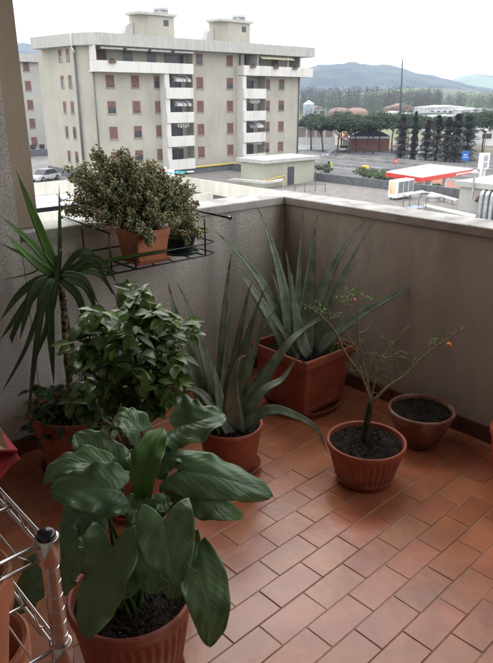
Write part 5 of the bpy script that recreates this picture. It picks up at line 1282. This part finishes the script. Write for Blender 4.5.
shed(455,300,26,8,5.8,'long white hall just behind the pine row',GRYR,GRYR,bands=5,pitch=.02)
shed(319,480,12,10,6,'small house with pinkish roof left above the pines',WALLS,PINKW,name='house',bands=2,pitch=.15)
shed(398,320,9,6,6.5,'small white house behind the left pines',WALLS,GRYR,name='house',bands=2,pitch=.1)
for i,px in enumerate((340,357)):
    p=AX(px,440); m=MB(); m.lathe([(7.2,0),(7.2,4.6),(6.6,5.6),(5,6.6),(2.6,7.2),(.01,7.4)],tuple(p),28); tag(m.build('domed_hall',PINKW,smooth=True),['left','right'][i]+' one of two low pinkish domed halls above the pines','building','domed halls')
p=AX(309,430); t=thing('silo','pale blue round silo beside the apartment block','silo',tuple(p)); m=MB(); m.lathe([(3.6,0),(3.6,9.5)],tuple(p),24); SIL=pm('pale_blue_metal',(.45,.52,.60),rough=.5); m.build('tank',SIL,t,smooth=True); m=MB(); m.lathe([(3.7,9.51),(.3,12.0),(.01,12.0)],tuple(p),24); m.build('cone_roof',SIL,t)
M5,p=frame(489,190); shed(492,205,16,8,4.6,'white building at the right edge under the pines',pm('white_render',(.62,.61,.59),rough=.9,scale=.3),GRYR,name='white_building',bands=3,pitch=.02)
# ---- cars
def car(loc,rot,col,label,group=None,van=False):
    t=thing('parked_car',label,'car',(0,0,0),group); L,W,H=(4.3,1.75,1.42) if not van else (5.0,1.95,2.1)
    PNT=pm('car_paint_'+'_'.join(str(int(c*100)) for c in col),col,tuple(c*.9 for c in col),rough=.3,spec=.5,scale=1)
    bh=.82 if not van else 1.15
    pro=[(-L/2,.35),(-L/2,.62),(-L/2+.1,bh-.02),(-L*.25,bh+.02),(L*.30,bh+.03),(L/2-.1,bh),(L/2,.6),(L/2,.35)]
    m=MB(); n=len(pro); vs=[(x,s*W/2*(1 if 0<i<n-1 else .97),z) for s in (-1,1) for i,(x,z) in enumerate(pro)]
    m.add(vs,[tuple(range(n-1,-1,-1)),tuple(range(n,2*n))]+[(i,(i+1)%n,n+(i+1)%n,n+i) for i in range(n)]); o=m.build('body',PNT,t); bevel(o,.06)
    cab=[(-L*.26 if not van else -L*.38,bh+.01),(-L*.10 if not van else -L*.28,H),(L*.24 if not van else L*.46,H),(L*.40 if not van else L*.49,bh+.01)]
    m=MB(); vs=[(x,s*(W/2-.06-(.14 if z>bh+.1 else 0)),z) for s in (-1,1) for x,z in cab]; m.add(vs,[(3,2,1,0),(4,5,6,7)]+[(i,(i+1)%4,4+(i+1)%4,4+i) for i in range(4)]); o=m.build('cabin_glass',DOORG,t)
    m=MB(); m.box(cab[1][0]+.02,-W/2+.19,H-.012,cab[2][0]-.02,W/2-.19,H+.03); bevel(m.build('roof_panel',PNT,t),.03)
    TY=pm('tyre_rubber',(.02,.02,.02),rough=.9); RM=pm('wheel_rim',(.35,.35,.37),rough=.4,metal=.7)
    for sx in (-L*.31,L*.31):
        for sy in (-1,1):
            m=MB(); m.tube([(sx,sy*(W/2-.2),.33),(sx,sy*(W/2+.01),.33)],.33,18); wh=m.build('wheel',TY,t); m=MB(); m.tube([(sx,sy*(W/2+.0),.33),(sx,sy*(W/2+.02),.33)],.2,12); m.build('rim',RM,wh)
    for sy in (-.6,.6): m=MB(); m.box(-L/2-.01,sy-.15,.58,-L/2+.06,sy+.15,.72); m.build('headlight',WHITE,t)
    t.location=loc; t.rotation_euler=(0,0,rot); return t
p=gz(49,181.5,DZ); car((p.x,p.y+1,DZ),R(25),(.45,.46,.47),'pale grey car parked on the deck left of the block',van=False)
p=gz(221,202,GZ); p=at(221,202,2,GZ); car((46.6,p.y-(p.x-46.6)*.0-3,GZ),R(75),(.40,.42,.44),'silver car parked in the yard below the white fascia')
for (px,py,r_,c,l) in [(345,151,20,(.6,.6,.6),'white car under the pines by the sail canopy'),(427,155,-30,(.5,.5,.52),'pale car seen between the cypress and the conifers'),(452,158,-30,(.35,.05,.05),'dark red car behind the dark conifers'),(330,157,10,(.15,.16,.2),'dark car at the kerb below the white building')]:
    p=gz(px,py,GZ); car((p.x,p.y,GZ),R(r_),c,l)
p=gz(425,151,GZ); car((p.x,p.y,GZ),R(-40),(.62,.62,.6),'white van standing behind the gap right of the cypress',van=True)
# ---- awning shop below the deck, low cream wall
t=thing('shop_awning','white shop awning under the cream deck fascia','awning',(33,72,DZ-2))
m=MB(); vs=[(24,72.88,DZ-1.5),(38.6,72.88,DZ-1.5),(38.6,70.8,DZ-2.4),(24,70.8,DZ-2.4),(38.6,70.78,DZ-2.6),(24,70.78,DZ-2.6)]; m.add(vs,[(0,1,2,3),(3,2,4,5)]); o=m.build('cloth',AWNW,t); o.modifiers.new('s','SOLIDIFY').thickness=.03
m=MB(); 
for x in (33.2,38.5): m.tube([(x,72.8,DZ-1.46),(x+.1,70.85,DZ-2.36)],.06,5)
m.build('awning_arm',PIPE,t)
DKW=pm('dark_shopfront',(.06,.05,.05),(.03,.03,.03),rough=.5,scale=1)
m=MB(); m.box(24,75.4,GZ,48.4,75.6,DZ-.36); tag(m.build('shopfront',DKW),'dark shopfront recessed under the parking deck','shopfront')
m=MB(); 
for x in (30,36.5,39.3): m.box(x,73.5,GZ,x+.4,73.9,DZ-1.95)
tag(m.build('deck_columns',WHITE),'white columns carrying the edge of the parking deck','columns')
m=MB(); m.box(20,58.8,GZ,47,59.1,at(55,211.5,1,58.8).z); tag(m.build('yard_wall',CREAMW),'plain cream yard wall just above the left coping','wall')
# ---- person in the yard
def person(loc,rot):
    t=thing('person','standing person in a red top and blue jeans below the white fascia','person',(0,0,0))
    J={'pelvis':(0,0,.95),'chest':(0,0,1.28),'neck':(0,0,1.48),'head':(0,-.01,1.60),'top':(0,-.01,1.72),
       'shl':(.17,0,1.42),'ell':(.25,.0,1.15),'hal':(.22,-.12,.93),'shr':(-.17,0,1.42),'elr':(-.25,.02,1.15),'har':(-.24,-.08,.90),
       'hil':(.09,0,.92),'knl':(.11,-.03,.50),'anl':(.11,.02,.09),'tol':(.12,-.14,.04),'hir':(-.09,0,.92),'knr':(-.11,-.02,.50),'anr':(-.13,.05,.09),'tor':(-.14,-.10,.04)}
    Rd={'pelvis':.13,'chest':.14,'neck':.055,'head':.095,'top':.07,'shl':.065,'ell':.045,'hal':.035,'shr':.065,'elr':.045,'har':.035,'hil':.095,'knl':.065,'anl':.045,'tol':.04,'hir':.095,'knr':.065,'anr':.045,'tor':.04}
    E_=[('pelvis','chest'),('chest','neck'),('neck','head'),('head','top'),('chest','shl'),('shl','ell'),('ell','hal'),('chest','shr'),('shr','elr'),('elr','har'),('pelvis','hil'),('hil','knl'),('knl','anl'),('anl','tol'),('pelvis','hir'),('hir','knr'),('knr','anr'),('anr','tor')]
    ks=list(J); me=bpy.data.meshes.new('body'); me.from_pydata([J[k] for k in ks],[(ks.index(a),ks.index(b)) for a,b in E_],[]); o=bpy.data.objects.new('body',me); COL.objects.link(o); o.parent=t
    sk=o.modifiers.new('skin','SKIN'); 
    sv=me.skin_vertices[0].data if me.skin_vertices else None
    if sv is None:
        bm=None
        import bmesh
        bm=bmesh.new(); bm.from_mesh(me); lay=bm.verts.layers.skin.verify()
        bm.verts.ensure_lookup_table()
        for i,k in enumerate(ks): bm.verts[i][lay].radius=(Rd[k],Rd[k]); 
        bm.verts[0][lay].use_root=True; bm.to_mesh(me); bm.free()
    else:
        for i,k in enumerate(ks): sv[i].radius=(Rd[k],Rd[k])
        sv[0].use_root=True
    o.modifiers.new('sub','SUBSURF').levels=1; o.modifiers['sub'].render_levels=1
    m_=bpy.data.materials.new('skin_and_clothes'); m_.use_nodes=True; nt_=m_.node_tree; b=nt_.nodes['Principled BSDF']; tcn=nt_.nodes.new('ShaderNodeTexCoord'); sp=nt_.nodes.new('ShaderNodeSeparateXYZ'); cr=nt_.nodes.new('ShaderNodeValToRGB'); cr.color_ramp.interpolation='CONSTANT'
    dv=nt_.nodes.new('ShaderNodeMath'); dv.operation='DIVIDE'; dv.inputs[1].default_value=1.8
    nt_.links.new(tcn.outputs['Object'],sp.inputs[0]); nt_.links.new(sp.outputs[2],dv.inputs[0]); nt_.links.new(dv.outputs[0],cr.inputs[0]); nt_.links.new(cr.outputs[0],b.inputs[0])
    e=cr.color_ramp.elements; e[0].position=0; e[0].color=(.03,.02,.02,1); e[1].position=.06; e[1].color=(.08,.13,.25,1)
    for ps,c_ in ((.525,(.40,.03,.035,1)),(.815,(.45,.26,.19,1)),(.925,(.04,.025,.018,1))): q=e.new(ps); q.color=c_
    b.inputs['Roughness'].default_value=.8; me.materials.append(m_)
    t.location=loc; t.rotation_euler=(0,0,rot)
pp=at(197,206,2,GZ); d=(pp-CAM); 
person((46.3,59.6,GZ),R(40))
# ---- air: haze over the valley
hz=MB(); hz.box(-420,-1600,GZ-3.5,9050,8600,240); 
hm=bpy.data.materials.new('haze_air'); hm.use_nodes=True; n_=hm.node_tree; n_.nodes.clear(); oo=n_.nodes.new('ShaderNodeOutputMaterial'); pv=n_.nodes.new('ShaderNodeVolumePrincipled')
pv.inputs['Color'].default_value=(.62,.78,1.0,1); pv.inputs['Density'].default_value=.00019; pv.inputs['Anisotropy'].default_value=.2
n_.links.new(pv.outputs[0],oo.inputs['Volume'])
tag(hz.build('haze',hm),'thin bluish haze over the valley and hills','haze',kind='stuff')
